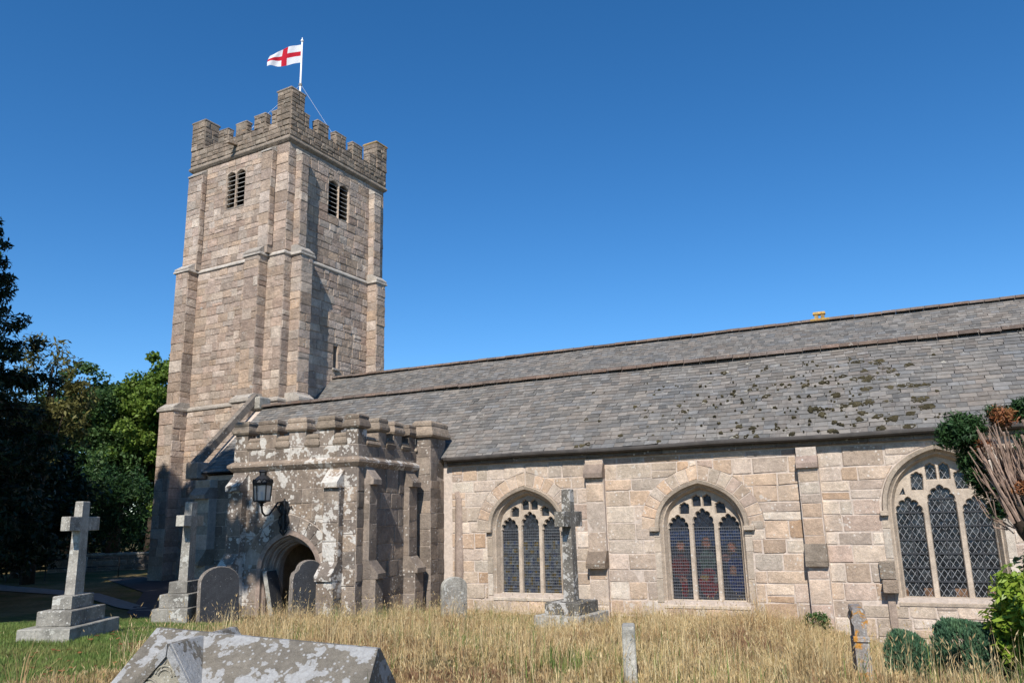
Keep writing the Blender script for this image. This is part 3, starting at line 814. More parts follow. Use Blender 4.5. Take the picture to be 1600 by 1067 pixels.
# ------------------------------------------------------------------ slated roofs
def slates(parent, X0, X1, y0, z0, y1, z1, gauge, sw, rng, limit, start=0.0, jut=0.0):
    """rows of slates up a slope facing south, in the parent's frame; y0,z0 eave - y1,z1 ridge"""
    L = math.hypot(y1-y0, z1-z0); d = Vector((0, (y1-y0)/L, (z1-z0)/L)); nn = Vector((0, -d.z, d.y))
    b = MB(); b.add([(X0, y0, z0-.03), (X1, y0, z0-.03), (X1, y1, z1-.03), (X0, y1, z1-.03)], [(0, 1, 2, 3)]); b.build('roof', M['bar'], parent, fixn=False)
    items = []
    s = start*L; row = 0
    base = parent.matrix_basis
    while s < L-.02:
        g = gauge*(1.12-0.25*s/L)
        x = X0-rng.random()*sw
        while x < X1:
            w = sw*rng.uniform(.72, 1.3)
            xa, xb = max(x+.003, X0), min(x+w-.003, X1); x += w
            if xb-xa < .03: continue
            j = rng.uniform(-.008, .008)-(rng.uniform(.02, .06) if rng.random() < .02 else 0); r = rng.uniform(-.006, .006)
            t0 = .022+rng.uniform(-.003, .006); t1 = .006; th = .009
            lo = s+j-jut*(s == 0); hi = s+g*1.35
            o = Vector((0, y0, z0))
            P = lambda xx, ss, e: Vector((xx, 0, 0))+o+d*ss+nn*(e+.016*math.sin(xx*.8+ss*.5)+.010*math.sin(xx*2.3+1.0))
            vs = [P(xa, lo+r, t0-th), P(xb, lo-r, t0-th), P(xb, hi, t1-th), P(xa, hi, t1-th), P(xa, lo+r, t0), P(xb, lo-r, t0), P(xb, hi, t1), P(xa, hi, t1)]
            if rng.random() < .12:     # a broken corner
                vs[5] = P(xb-.02, lo-r+.02, t0); vs[1] = P(xb-.02, lo-r+.02, t0-th)
            c = base @ ((vs[4]+vs[6])/2)
            items.append(((EYE-c).length/math.sqrt(max(w*g, 1e-4)), vs, (rng.random(), rng.random(), rng.random())))
        s += g; row += 1
    F = [(4, 5, 6, 7), (0, 1, 5, 4), (1, 2, 6, 5), (3, 0, 4, 7), (2, 3, 7, 6)]
    def seen(it):
        c = base @ it[1][5]; q = S.camera.matrix_world.inverted() @ c
        return abs(q.x/-q.z) < 0.66
    items.sort(key=lambda it: (not seen(it), it[0]))
    for it in items[:limit]:
        m = MB(); m.add(it[1], F, it[2]); m.build('slate', M['slate'], parent, fixn=False)
    m = MB()
    for it in items[limit:]: m.add(it[1], F, it[2])
    o = m.build('slating', M['slate'], parent, fixn=False); o['kind'] = 'stuff'
def ridge_tiles(parent, X0, X1, y, z, ln, rng, r=.13):
    x = X0
    while x < X1:
        b = MB(); e = min(x+ln, X1); dz = rng.uniform(-.012, .012)
        vs = []; n = 7
        for xx in (x+.006, e-.006):
            for rr in (r, r-.025):
                for q in range(n):
                    a = PI*(0.02+0.96*q/(n-1)); vs.append((xx, y-rr*1.25*math.cos(a), z+dz-.06+rr*math.sin(a)))
        fs = []
        for q in range(n-1):
            fs += [(q, q+1, 2*n+q+1, 2*n+q), (n+q+1, n+q, 3*n+q, 3*n+q+1), (q+1, q, n+q, n+q+1), (2*n+q, 2*n+q+1, 3*n+q+1, 3*n+q)]
        b.add(vs, fs, (rng.random(), rng.random(), 0)); b.build('ridge_tile', M['ridge_tile'], parent)
        x += ln

# ------------------------------------------------------------------ nave (roof behind the aisle)
def nave():
    rng = random.Random(23)
    Nv = thing('church_nave', (0, 24.8, 0), 0, 'tall grey slate nave roof rising behind the aisle ridge and running into the tower', 'church nave')
    b = MB()
    b.box(-24.2, 10, 11.4, 11.8, -.5, 4.1)
    b.add([(-24.35, 5.86, 9.33), (10, 5.86, 9.33), (10, 11.8, 4.05), (-24.35, 11.8, 4.05)], [(3, 2, 1, 0)])
    b.prism([(0, -.5), (11.7, -.5), (11.7, 4.1), (5.86, 9.3), (0, 4.1)], lambda y, z, d: (d, y, z), 9.6, 10)
    b.prism([(0, -.5), (2.2, -.5), (2.2, 6.0), (0, 4.1)], lambda y, z, d: (d, y, z), -24.2, -23.8)
    b.build('wall', M['mortar_tower'], Nv)
    slates(Nv, -24.33, 10, 0, 4.12, 5.86, 9.36, .165, .27, rng, 300, start=.35)
    ridge_tiles(Nv, -24.3, 10, 5.86, 9.42, .46, rng)
    b = MB()
    b.box(-1.75, -1.62, 5.78, 5.94, 9.45, 9.62, ch=.02); b.box(-1.53, -1.40, 5.78, 5.94, 9.45, 9.62, ch=.02)
    b.box(-1.80, -1.36, 5.76, 5.96, 9.62, 9.74, ch=.03); b.box(-1.9, -1.25, 5.7, 6.02, 9.38, 9.47, ch=.02)
    b.build('ridge_stone', M['orange_stone'], Nv)
nave()

# ------------------------------------------------------------------ south aisle with the three big windows
def stained(cx, zs, zsill, kind, rng):
    """colour of one bit of glass at window coordinates (x from centre, z from springing)"""
    figs = [(-.62, -.42, 'l'), (0.02, -.33, 'c'), (.62, -.45, 'r')]
    def f(x, z):
        v = rng.uniform(.7, 1.35)*(.5 if kind == 'figures' else .62)
        if kind == 'figures':
            c = (.022, .027, .042)
            if -.42 < z < -.05: c = (.022, .04, .105)
            if z < -1.35: c = (.05, .052, .06)
            def ell(ex, ez, rx, rz): return ((x-ex)/rx)**2+((z-ez)/rz)**2 < 1
            for fx, fz, t in figs:
                if ell(fx, fz-.02, .13, .15): c = (.07, .05, .035)
                if t == 'l' and ell(fx-.02, fz-.48, .22, .30): c = (.12, .03, .03)
                if t == 'c' and ell(fx, fz-.42, .20, .25): c = (.06, .085, .075)
                if t == 'c' and ell(fx, fz-.95, .23, .35): c = (.15, .03, .032)
                if t == 'r' and ell(fx+.08, fz-.62, .22, .48): c = (.022, .032, .10)
                if ell(fx, fz, .09, .105): c = (.26, .115, .08)
                if t == 'l' and ell(fx+.02, fz-.82, .09, .1): c = (.22, .11, .08)
                if t == 'l' and ell(fx+.04, fz-1.0, .09, .18): c = (.15, .02, .025)
                if t == 'r' and ell(fx-.0, fz-.55, .08, .13): c = (.26, .14, .10)
                if t == 'r' and ell(fx-.15, fz-.25, .1, .09): c = (.2, .09, .07)
                if t == 'c' and ell(fx-.09, fz-.82, .1, .07): c = (.22, .15, .06)
                if t == 'c' and ell(fx+.2, fz-.85, .09, .12): c = (.16, .15, .15)
        elif kind == 'blue':
            c = (.105, .115, .125)
            q = math.sin(x*19+z*3)*math.sin(z*13-x*4)
            if q > .55 and z < -.3: c = (.13, .095, .03)
            elif q < -.6: c = (.035, .05, .10)
            if z > -.25: c = (.045, .05, .06)
            if abs(z+.32) < .03 and abs(x) < .28: c = (.30, .31, .32)
        else:
            c = (.022, .024, .028)
            q = math.sin(x*7+1.1)*math.sin(z*6.1)
            if q > .2: c = (.05, .055, .06)
            if z < -1.6 and math.sin(x*11) > .4: c = (.22, .13, .08)
        return tuple(a*v for a in c)
    return f
def window(parent, cx, zs, zsill, w, rise, kind, ring, rng):
    zb = zsill-zs
    fn = lambda x, z, d: (cx+x, d, zs+z)
    Y = .24                      # plane of the tracery
    outer = arch_outline(w, rise, zb)
    k = 1.0; bw = .125
    lw = (2*w-2*bw-.05)/3
    xs = [(-w+.025, -w+.025+lw), (-lw/2, lw/2), (w-.025-lw, w-.025)]
    big = kind == 'diamond'
    hs_, hc_, cs_ = (.335, .58, .20) if big else (.33, .475, .10)
    holes = [light_head(xs[0][0], xs[0][1], zb+.01, -.02, hs_, d=.055, slope=24), light_head(xs[1][0], xs[1][1], zb+.01, cs_, hc_, d=.055, slope=24), light_head(xs[2][0], xs[2][1], zb+.01, -.02, hs_, d=.055, slope=24)]
    arc_ = arch_pts(w, rise); lim = lambda x: np.interp(x, [p[0] for p in arc_], [p[1] for p in arc_])-.05
    nmain = 3
    for s in (-1, 1):            # small upper lights
        a, c = (.035, .23)
        top = min(1.06 if big else .86, lim(c))
        h = light_head(a, c, .71 if big else .535, top-.10, top, lobes=3, d=.025, slope=24)
        holes.append(h if s > 0 else [(-x, z) for x, z in h][::-1])
        top = min(.90 if big else .72, lim(.57))
        h = light_head(.335, .56, .49 if big else .36, top-.10, top, lobes=3, d=.03, slope=24)
        h = [(x+((z-.4)*-.07), z) for x, z in h]
        holes.append(h if s > 0 else [(-x, z) for x, z in h][::-1])
        if kind == 'diamond':
            h = [(.70, .40), (.80, .40), (.72, .54)]
            holes.append(h if s > 0 else [(-x, z) for x, z in h][::-1])
    b = MB(); plate(b, outer, holes, fn, Y, Y+.05, Y+.13, .022, (.6, .7, .5))
    o = b.build('window', M['dressed'], parent)
    # splayed reveal
    b = MB(); L = [arch_outline(w+.13, rise+.13, zb), arch_outline(w+.085, rise+.085, zb), arch_outline(w+.06, rise+.06, zb), arch_outline(w, rise, zb)]
    D = [-.004, .06, .065, Y]
    n = len(outer)
    for i in range(3):
        vs = [fn(*p, D[i]) for p in L[i]]+[fn(*p, D[i+1]) for p in L[i+1]]
        b.add(vs, [(q, (q+1) % n, n+(q+1) % n, n+q) for q in range(1, n)], (.5, .6, .5))
    b.build('reveal', M['dressed'], o)
    b = MB(); b.prism([(-.03, zsill-.16), (-.03, zsill-.10), (Y+.02, zsill+.015), (Y+.02, zsill-.16)], lambda d, z, a: (cx+a, d, z), -w-.13, w+.13); b.build('sill', M['dressed'], o)
    # jamb blocks
    z = zb-.05; i = 0
    while z < -.04:
        h = min(rng.uniform(.35, .7), -z+.0)
        for s in (-1, 1):
            b = MB(); x0, x1 = sorted((s*(w+.132), s*(w+.27+rng.uniform(0, .03))))
            b.box(cx+x0, cx+x1, -.016, .1, zs+z+.006, zs+z+h-.006, ch=.008); b.build('jamb_stone', M['dressed'], o)
        z += h
    # hood mould along the arch with stopped ends
    A = [(arch_pts(w+e, rise+e)) for e in (.13, .155, .235, .255)]
    D = (-.005, -.085, -.115, -.005)
    m = len(A[0]); b = MB()
    vs = [fn(*A[q][i], D[q]) for i in range(m) for q in range(4)]
    b.add(vs, [(i*4+q, (i+1)*4+q, (i+1)*4+(q+1) % 4, i*4+(q+1) % 4) for i in range(m-1) for q in range(4)]+[(0, 1, 2, 3), (m*4-1, m*4-2, m*4-3, m*4-4)], (.4, .4, .5))
    for s in (-1, 1):
        x0, x1 = sorted((s*(w+.13), s*(w+.255+(.12 if kind == 'figures' else .04))))
        b.box(cx+x0, cx+x1, -.13, 0, zs-.05, zs+.06, tint=(.4, .4, .5), ch=.012)
    b.build('hood_mould', M['dressed'], o)
    if ring:
        B0, B1 = arch_pts(w+.262, rise+.262, n=8), arch_pts(w+ring, rise+ring, n=8)
        for i in range(len(B0)-1):
            e = .02
            a, c_, d, e_ = B0[i], B0[i+1], B1[i+1], B1[i]
            mix = lambda p, q, t: (p[0]+(q[0]-p[0])*t, p[1]+(q[1]-p[1])*t)
            poly = [mix(a, c_, .05), mix(a, c_, .95), mix(e_, d, .96), mix(e_, d, .04)]
            poly = [(p[0], p[1]) for p in poly]
            if poly[0][0] > poly[1][0]: poly = poly[::-1]
            b = MB(); dd = -.010-rng.random()*.012
            ctr = (sum(p[0] for p in poly)/4, sum(p[1] for p in poly)/4)
            small = [mix(p, ctr, .05) for p in poly]
            vs = [fn(*p, .05) for p in poly]+[fn(*p, dd+.012) for p in poly]+[fn(*p, dd) for p in small]
            b.add(vs, [(8, 9, 10, 11)]+[(r*4+q, r*4+(q+1) % 4, r*4+4+(q+1) % 4, r*4+4+q) for r in (0, 1) for q in range(4)]); b.build('arch_stone', M['wall_stone'], o)
    # glass, leading, bars
    col = stained(cx, zs, zsill, kind, rng)
    yg = Y+.10
    for hi, h in enumerate(holes):
        us = [p[0] for p in h]; zz = [p[1] for p in h]
        x0, x1, z0, z1 = min(us)-.012, max(us)+.012, min(zz)-.01, max(zz)+.01
        cw = .035 if kind == 'figures' else .06
        nx = max(int((x1-x0)/cw), 1); nz = max(int((z1-z0)/(cw if kind != 'blue' else .1)), 1)
        b = MB()
        for i in range(nx):
            for j in range(nz):
                xa, xb = x0+(x1-x0)*i/nx, x0+(x1-x0)*(i+1)/nx; za, zb_ = z0+(z1-z0)*j/nz, z0+(z1-z0)*(j+1)/nz
                e = [rng.uniform(-.0022, .0022) for _ in range(4)]
                b.add([fn(xa, za, yg+e[0]), fn(xb, za, yg+e[1]), fn(xb, zb_, yg+e[2]), fn(xa, zb_, yg+e[3])], [(0, 1, 2, 3)], col((xa+xb)/2, (za+zb_)/2))
        b.build('glass_pane', M['stained'] if kind == 'figures' else M['glass'], o, fixn=False)
    le = MB(); ba = MB()
    for hi, h in enumerate(holes):
        us = [p[0] for p in h]; zz = [p[1] for p in h]
        if kind == 'diamond':
            lattice(le, h, fn, yg-.003, .064, .10, .006, .005)
            if hi < 3:
                vbar(ba, fn, (min(us)+max(us))/2, min(zz), max(zz)-.05, yg-.012, .011, .012)
                z = zb+.32
                while z < max(zz)-.1:
                    hbar(ba, fn, min(us), max(us), z, yg-.013, .016, .016); z += .292
        else:
            if hi < 3:
                z = zb+.06
                while z < .05:
                    hbar(le, fn, min(us), max(us), z, yg-.02, .0035, .004); z += .075
                x = min(us)+.05
                while x < max(us): vbar(le, fn, x, min(zz), .03, yg-.02, .0012, .003); x += .055
                for z in np.arange(zb+.2, .05, .4): hbar(ba, fn, min(us), max(us), z, yg-.006, .009, .01)
            lattice(ba, h, fn, yg-.003, .09, .11, .006, .005)
    le.build('leading' if kind == 'diamond' else 'wire_guard', M['lead'] if kind == 'diamond' else M['bar_wire'], o); ba.build('saddle_bar', M['bar'], o)
M['bar_wire'] = plain('dull_guard_wire', (0.17, 0.18, 0.20), 0.7, 0.2)

WIN = [(-8.83, 2.13, .50, .875, .92, 'blue', .60), (-4.185, 2.10, .42, .885, .93, 'figures', .60), (1.03, 2.37, .59, .945, 1.20, 'diamond', 0)]
def aisle():
    rng = random.Random(31); random.seed(31)
    A = thing('church_aisle', (0, 19.5, 0), 0, 'long pinkish granite church aisle with slate roof and three large traceried windows', 'church aisle')
    X0, X1 = -20.9, 10
    outs = [[(cx+x, zs+z) for x, z in arch_outline(w+.13, r+.13, zsill-zs)] for cx, zs, zsill, w, r, k, ri in WIN]
    b = MB()
    outer = [(X0, -.6), (X1, -.6), (X1, 4.05), (X0, 4.05)]
    flat, tri = tess([outer]+outs)
    b.add([(p[0], 0, p[1]) for p in flat], tri)
    for o in outs:
        n = len(o); b.add([(p[0], 0, p[1]) for p in o]+[(p[0], .4, p[1]) for p in o], [(i, (i+1) % n, n+(i+1) % n, n+i) for i in range(n)])
    b.box(X0, X1, .42, .85, -.6, 4.05)
    b.add([(X0, 0, 4.05), (X1, 0, 4.05), (X1, .5, 4.05), (X0, .5, 4.05)], [(0, 1, 2, 3)])
    b.prism([(.0, -.6), (5.3, -.6), (5.3, 4.1), (2.53, 6.6), (0, 4.1)], lambda y, z, d: (d, y, z), X0-.002, X0+.45)
    b.prism([(.0, -.6), (5.3, -.6), (5.3, 4.1), (2.53, 6.55), (0, 4.1)], lambda y, z, d: (d, y, z), X1-.4, X1-.002)
    b.add([(X0, 2.53, 6.55), (X1, 2.53, 6.55), (X1, 5.3, 4.08), (X0, 5.3, 4.08)], [(3, 2, 1, 0)])
    b.build('wall', M['mortar_pale'], A)
    ms = Masonry(A)
    holes = []
    for cx, zs, zsill, w, r, k, ri in WIN:
        e = ri if ri else .275
        holes.append([(cx-w-.29, zsill-.17), (cx+w+.29, zsill-.17), (cx+w+.29, zs+.25), (cx-w-.29, zs+.25)])
        holes.append([(cx+x, zs+z) for x, z in arch_pts(w+e, r+e, n=12)[::-1] if z > .06])
    B = [(-7.05, -6.57), (-1.83, -1.39)]
    def wallrun(a, c, zlo, zhi, mat, dp):
        segs = []; x = a
        for p, q in B:
            if a < p < c: segs.append((x, p)); x = q
        segs.append((x, c))
        for s in segs:
            ms.face((0, 0, 0), (1, 0, 0), (0, -1, 0), layout(s[0], s[1], zlo, zhi, (.27, .46), (.32, .95), rng, holes, gap=.03, tilt=.012), dp, (0, .008), mat, rng, .016)
    wallrun(-11.1, 9.9, -.55, 3.90, M['wall_stone'], (.006, .022))
    ms.face((0, 0, 0), (1, 0, 0), (0, -1, 0), layout(-20.85, -14.6, -.15, 3.9, (.3, .46), (.45, .95), rng), (.006, .02), (0, .01), M['porch_stone'], rng)
    # flat buttresses with their weathered blocks
    def flat_butt(x0, x1, p, blocks):
        b = MB(); b.box(x0, x1, -p, .05, -.5, 3.9); o = b.build('buttress', M['mortar_pale'], A)
        ms.face((0, -p, 0), (1, 0, 0), (0, -1, 0), layout(x0, x1, -.45, 3.88, (.38, .75), (.45, .6), rng, gap=.02), (.005, .018), (0, .01), M['wall_stone'], rng)
        for z0, z1, q in blocks:
            b = MB(); b.prism([(.0, z0), (-p-q, z0+rng.uniform(-.01, .01)), (-p-q-.01, z0+.12), (-p-.01, z1), (0, z1)], lambda y, z, d: (d, y, z), x0-.02, x1+.01); b.build('weathering', M['parapet_stone'] if z0 < 2 else M['dressed_dark'], o)
    flat_butt(-7.05, -6.57, .13, ((3.42, 3.78, .13), (1.18, 1.60, .20)))
    flat_butt(-1.83, -1.39, .22, ((3.42, 3.70, .10), (1.26, 1.74, .12)))
    for x0, x1 in ((-20.6, -19.95), (-17.3, -16.7)): flat_butt(x0, x1, .35, ((3.3, 3.65, .2), (1.2, 1.7, .3)))
    # bracket block beside the diamond window
    b = MB(); b.box(-.36, -.05, -.12, .0, .98, 1.36, ch=.012); b.box(-.33, -.03, -.27, .0, .70, .97, ch=.015); b.build('corbel_block', M['parapet_stone'], A)
    b = MB(); b.box(-.27, -.12, -.07, .0, -.7, .70, ch=.01); b.build('pilaster_strip', M['dressed_dark'], A)
    # half-round shaft by the porch pier
    b = MB(); b.tube([(-10.88, .02, -.1), (-10.88, .02, 1.2), (-10.88, .02, 3.0), (-10.95, .02, 3.2)], [.15, .15, .11, .08], 10); b.build('shaft', M['dressed_dark'], A, smooth=True)
    # wall-head course, gutter
    x = -11.2
    while x < X1:
        L = rng.uniform(.7, 1.25); b = MB(); b.box(x, min(x+L-.01, X1), -.11-rng.random()*.02, .1, 3.93, 4.06, ch=.015); b.build('eaves_stone', M['old_wall'], A); x += L  # darker stone paints in the shade below the gutter
    b = MB()
    n = 12; pts = []
    for i in range(31):
        X = -11.15+(X1+11.15)*i/30; pts.append((X, -.275, 4.105+.012*math.sin(X*1.3)))
    b.tube(pts, .065, 9)
    for i in range(0, 31, 3): b.tube([(pts[i][0]-.03, pts[i][1], pts[i][2]), (pts[i][0]+.03, pts[i][1], pts[i][2])], .074, 9)
    b.box(-11.15, X1, -.215, -.195, 4.03, 4.15)
    b.build('gutter', M['gutter'], A)
    # roof
    slates(A, -20.5, X1, -.24, 4.14, 2.53, 6.64, .160, .29, rng, 300)
    ridge_tiles(A, -20.5, X1, 2.53, 6.70, .46, rng)
    # raised west gable coping
    dv = Vector((0, 2.55, 2.50)).normalized()
    n = 6; L = 3.95
    for i in range(n):
        b = MB(); p = Vector((0, -.36, 4.33))+dv*(L*i/n); q = Vector((0, -.36, 4.33))+dv*(L*(i+1)/n-.012)
        nn = Vector((0, -dv.z, dv.y)); h = .18
        vs = [(X0-.06, *(p-nn*.16)[1:]), (X0+.16, *(p-nn*.16)[1:]), (X0+.16, *(q-nn*.16)[1:]), (X0-.06, *(q-nn*.16)[1:]), (X0-.06, *(p+nn*h*.5)[1:]), (X0+.16, *(p+nn*h*.5)[1:]), (X0+.16, *(q+nn*h*.5)[1:]), (X0-.06, *(q+nn*h*.5)[1:])]
        b.add(vs, [(3, 2, 1, 0), (4, 5, 6, 7), (0, 1, 5, 4), (1, 2, 6, 5), (2, 3, 7, 6), (3, 0, 4, 7)]); b.build('coping_stone', M['old_wall'], A)  # darker stone stands in for tree shade on the coping
    b = MB(); b.box(X0-.16, X0+.4, 2.3, 2.85, 6.55, 7.05, ch=.06); b.build('apex_stone', M['grave_lichen'], A)
    b = MB(); b.box(X0-.1, X0+.40, -.42, .1, 3.95, 4.5, ch=.03); b.build('kneeler', M['dressed_dark'], A)
    # moss and lichen on the slates
    yy0, zz0 = -.24, 4.14; d = Vector((0, 2.77, 2.50)).normalized(); nn = Vector((0, -d.z, d.y))
    def blob(b, X, s, r, squash=1.0, hole=0.0, th=.032):
        n = 11; ph = rng.random()*6
        rr = [r*(1+.28*math.sin(3*q*2*PI/n+ph)+rng.uniform(-.25, .25)) for q in range(n)]
        O = Vector((X, yy0, zz0))+d*s
        P = lambda q, f, e: O+Vector((1, 0, 0))*math.cos(2*PI*q/n)*rr[q]*f*squash+d*math.sin(2*PI*q/n)*rr[q]*f+nn*e
        vs = [P(q, 1, .012) for q in range(n)]+[P(q, .8, .02+th) for q in range(n)]+[P(q, max(hole, .3), .02+th*.9) for q in range(n)]
        fs = [(r_*n+q, r_*n+(q+1) % n, (r_+1)*n+(q+1) % n, (r_+1)*n+q) for r_ in (0, 1) for q in range(n)]
        if hole == 0: fs.append(tuple(range(2*n, 3*n)))
        else:
            vs += [P(q, hole*.9, .016) for q in range(n)]
            fs += [(2*n+q, 2*n+(q+1) % n, 3*n+(q+1) % n, 3*n+q) for q in range(n)]
        b.add(vs, fs, (rng.random(), rng.random(), 0))
    mo, pa = MB(), MB()
    spots = []
    for X, s, r in ((0.23, 2.44, 0.75), (-0.16, 2.12, 0.8), (0.03, 2.84, 0.35), (0.53, 1.67, 0.7), (0.98, 1.66, 0.45), (0.82, 1.08, 0.5), (0.93, 0.79, 0.5), (-0.23, 1.69, 0.35), (-0.49, 1.07, 0.45), (-0.21, 1.1, 0.45), (0.29, 1.12, 0.28), (-0.87, 0.38, 0.4), (-0.92, 1.53, 0.35), (-0.27, 0.73, 0.25), (-0.38, 0.5, 0.25), (0.26, 0.42, 0.3), (0.01, 0.1, 0.3), (-0.02, 0.52, 0.3), (-1.09, 2.14, 0.22), (-1.34, 1.03, 0.22), (-1.04, 0.1, 0.25), (0.82, 2.58, 0.25), (0.57, 0.1, 0.2), (-0.27, 2.93, 0.2), (0.15, 2.74, 0.2), (-1.18, 0.79, 0.18), (0.69, 0.58, 0.2)):
        for i in range(max(int(r*13), 3)): spots.append((X+rng.gauss(0, r*.26), max(s+rng.gauss(0, r*.085), .05), rng.uniform(.035, .09)))
    for X, s in ((-2.29, 1.21), (-2.15, 2.2), (-2.52, 1.74), (-2.93, 0.08), (-2.68, 0.08), (-3.15, 0.13), (-3.12, 0.52), (-1.85, 0.74), (-3.68, 3.04), (-3.37, 1.97), (-3.1, 1.55), (-2.83, 2.27), (-2.78, 2.7), (-2.94, 2.08), (-2.79, 0.42), (-3.53, 0.32), (-4.73, 1.61), (-5.96, 1.74), (-7.65, 1.9), (-7.36, 2.62), (-7.11, 0.15), (-6.95, .2), (-7.25, .12), (-6.86, 1.19), (-7.26, 1.31), (-6.11, 0.47), (-5.05, 0.11), (-2.58, 3.03), (-1.91, 2.51), (-1.59, 2.07), (-2.21, 0.36), (-1.89, 0.08), (-5.57, 1.21), (-4.59, 1.35), (-4.06, 1.73), (-1.49, 1.58), (-1.48, 0.57), (0.54, 2.17), (-0.68, 2.34)):
        spots.append((X, s, rng.uniform(.04, .07)))
    for i in range(190): spots.append((rng.uniform(-6, 1.3) if i % 3 else rng.gauss(-1.5, 1), rng.uniform(.05, 3.2), rng.uniform(.012, .035)))
    for X, s, r in spots:
        k = rng.random()
        if k < .45 and r > .035:
            blob(mo, X, s, r, rng.uniform(1.0, 1.35), hole=.6); blob(pa, X, s, r*.66, 1.3, th=.004)
        else: blob(mo, X, s, r, rng.uniform(.9, 1.4))
        if rng.random() < .25: blob(pa, X+rng.uniform(-.1, .1), s+rng.uniform(-.05, .05), r*rng.uniform(.5, .9), 1.4, th=.003)
    for i in range(60): blob(pa, rng.uniform(-12, 2), rng.uniform(.1, 3.5), rng.uniform(.015, .05), 1.3, th=.003)
    for bb, nm, m in ((mo, 'moss', M['moss']), (pa, 'lichen', M['pale_lichen'])):
        o = bb.build(nm, m, A, fixn=False); o['kind'] = 'stuff'
    for cx, zs, zsill, w, r, k, ri in WIN: window(A, cx, zs, zsill, w, r, k, ri, rng)
    ms.finish(300)
aisle()

# ------------------------------------------------------------------ porch
def porch():
    rng = random.Random(47); random.seed(47)
    P = thing('church_porch', (-11.47, 15.57, 0), R(5.03), 'battlemented granite church porch with pointed doorway and white lichen on its front', 'church porch')
    WD, LEN = 3.65, 4.05
    dc, dw, ds, dr = -1.855, .81, 1.28, .90
    fn = lambda x, z, d: (dc+x, d, ds+z)
    hole = [(dc+x, ds+z) for x, z in arch_outline(dw, dr, -1.7)]
    b = MB()
    outer = [(-WD, -.5), (0, -.5), (0, 4.3), (-WD, 4.3)]
    hole2 = [(x, max(z, -.42)) for x, z in hole]
    flat, tri = tess([outer, hole2])
    b.add([(p[0], 0, p[1]) for p in flat], tri)
    b.box(-.5, 0, .004, LEN, -.5, 4.3); b.box(-WD, -WD+.5, .004, LEN, -.5, 4.3)
    b.box(-WD+.5, -.5, .5, LEN, 3.7, 4.0)
    b.add([(-WD+.5, .5, 4.0), (-.5, .5, 4.0), (-.5, .5, 2.25), (-WD+.5, .5, 2.25)], [(0, 1, 2, 3)])
    b.box(-WD+.5, -.5, 3.6, LEN, -.5, 3.7)
    b.build('wall', M['mortar_porch'], P)
    # moulded doorway in three orders
    steps = [(0, -.006), (0, .07), (-.05, .12), (-.075, .12), (-.075, .2), (-.13, .26), (-.16, .26), (-.16, .36), (-.22, .42), (-.22, .6)]
    b = MB(); L = [arch_outline(dw+e, dr+e, -1.6) for e, y in steps]; n = len(L[0])
    for i in range(len(steps)-1):
        vs = [fn(*p, steps[i][1]) for p in L[i]]+[fn(*p, steps[i+1][1]) for p in L[i+1]]
        b.add(vs, [(q, (q+1) % n, n+(q+1) % n, n+q) for q in range(1, n)], (.5, .5, .5))
    for e, y, r in ((-.03, .10, .03), (-.10, .235, .032), (-.185, .39, .03)):
        b.tube([fn(x, z, y) for x, z in [(-dw-e, -1.5)]+arch_pts(dw+e, dr+e)+[(dw+e, -1.5)]], r, 6, (.5, .5, .5))
    # flat face round the arch
    F0, F1 = arch_outline(dw, dr, -1.6), arch_outline(dw+.12, dr+.12, -1.6)
    vs = [fn(*p, -.012) for p in F0]+[fn(*p, -.012) for p in F1]
    b.add(vs, [(q, n+q, n+(q+1) % n, (q+1) % n) for q in range(1, n)], (.6, .6, .5))
    b.build('doorway', M['dressed_dark'], P)
    d = MB()
    for i in range(7): d.box(-2.6+i*.22, -2.6+i*.22+.21, 3.5, 3.56, .05, 2.2)
    o = d.build('door', M['door_wood'], P)
    d = MB(); d.tube([(-1.3, 3.47, 1.1), (-1.3, 3.44, 1.0), (-1.3, 3.47, .9)], .02, 6); d.build('handle', M['iron'], o)
    ms = Masonry(P); PF, PS = M['porch_front'], M['porch_stone']
    G = dict(rng=rng, bevel=.014)
    e = .50
    rings = [[(dc-dw-.13, -.5), (dc+dw+.13, -.5), (dc+dw+.13, ds+.5), (dc-dw-.13, ds+.5)], [(dc+x, ds+z) for x, z in arch_pts(dw+e, dr+e, n=12)[::-1] if z > .12]]
    ms.face((0, 0, 0), (1, 0, 0), (0, -1, 0), layout(-WD, 0, -.2, 3.8, (.36, .44), (.4, .85), rng, rings, gap=.012, tilt=.004), (.006, .016), (0, .004), PF, **G)
    ms.face((0, 0, 0), (1, 0, 0), (0, -1, 0), layout(-WD, 0, 3.97, 4.29, (.3, .33), (.35, .6), rng, gap=.012, tilt=.004), (.006, .02), (0, .004), PF, **G)
    ms.face((0, 0, 0), (0, 1, 0), (1, 0, 0), layout(0, LEN, -.2, 3.8, (.36, .46), (.4, .85), rng, gap=.012, tilt=.004), (.01, .03), (0, .012), PS, **G)
    ms.face((0, 0, 0), (0, 1, 0), (1, 0, 0), layout(0, LEN, 3.97, 4.29, (.3, .33), (.35, .6), rng, gap=.012, tilt=.004), (.006, .02), (0, .01), PS, **G)
    # long stones round the door arch
    B0, B1 = arch_pts(dw+.13, dr+.13, n=7), arch_pts(dw+.48, dr+.48, n=7)
    for i in range(2, len(B0)-3):
        mix = lambda p, q, t: (p[0]+(q[0]-p[0])*t, p[1]+(q[1]-p[1])*t)
        poly = [mix(B0[i], B0[i+1], .04), mix(B0[i], B0[i+1], .96), mix(B1[i], B1[i+1], .97), mix(B1[i], B1[i+1], .03)]
        b = MB(); dd = -.012-rng.random()*.008
        b.add([fn(*p, .02) for p in poly]+[fn(*p, dd) for p in poly], [(4, 5, 6, 7)]+[(q, (q+1) % 4, 4+(q+1) % 4, 4+q) for q in range(4)]); b.build('arch_stone', PF, P)
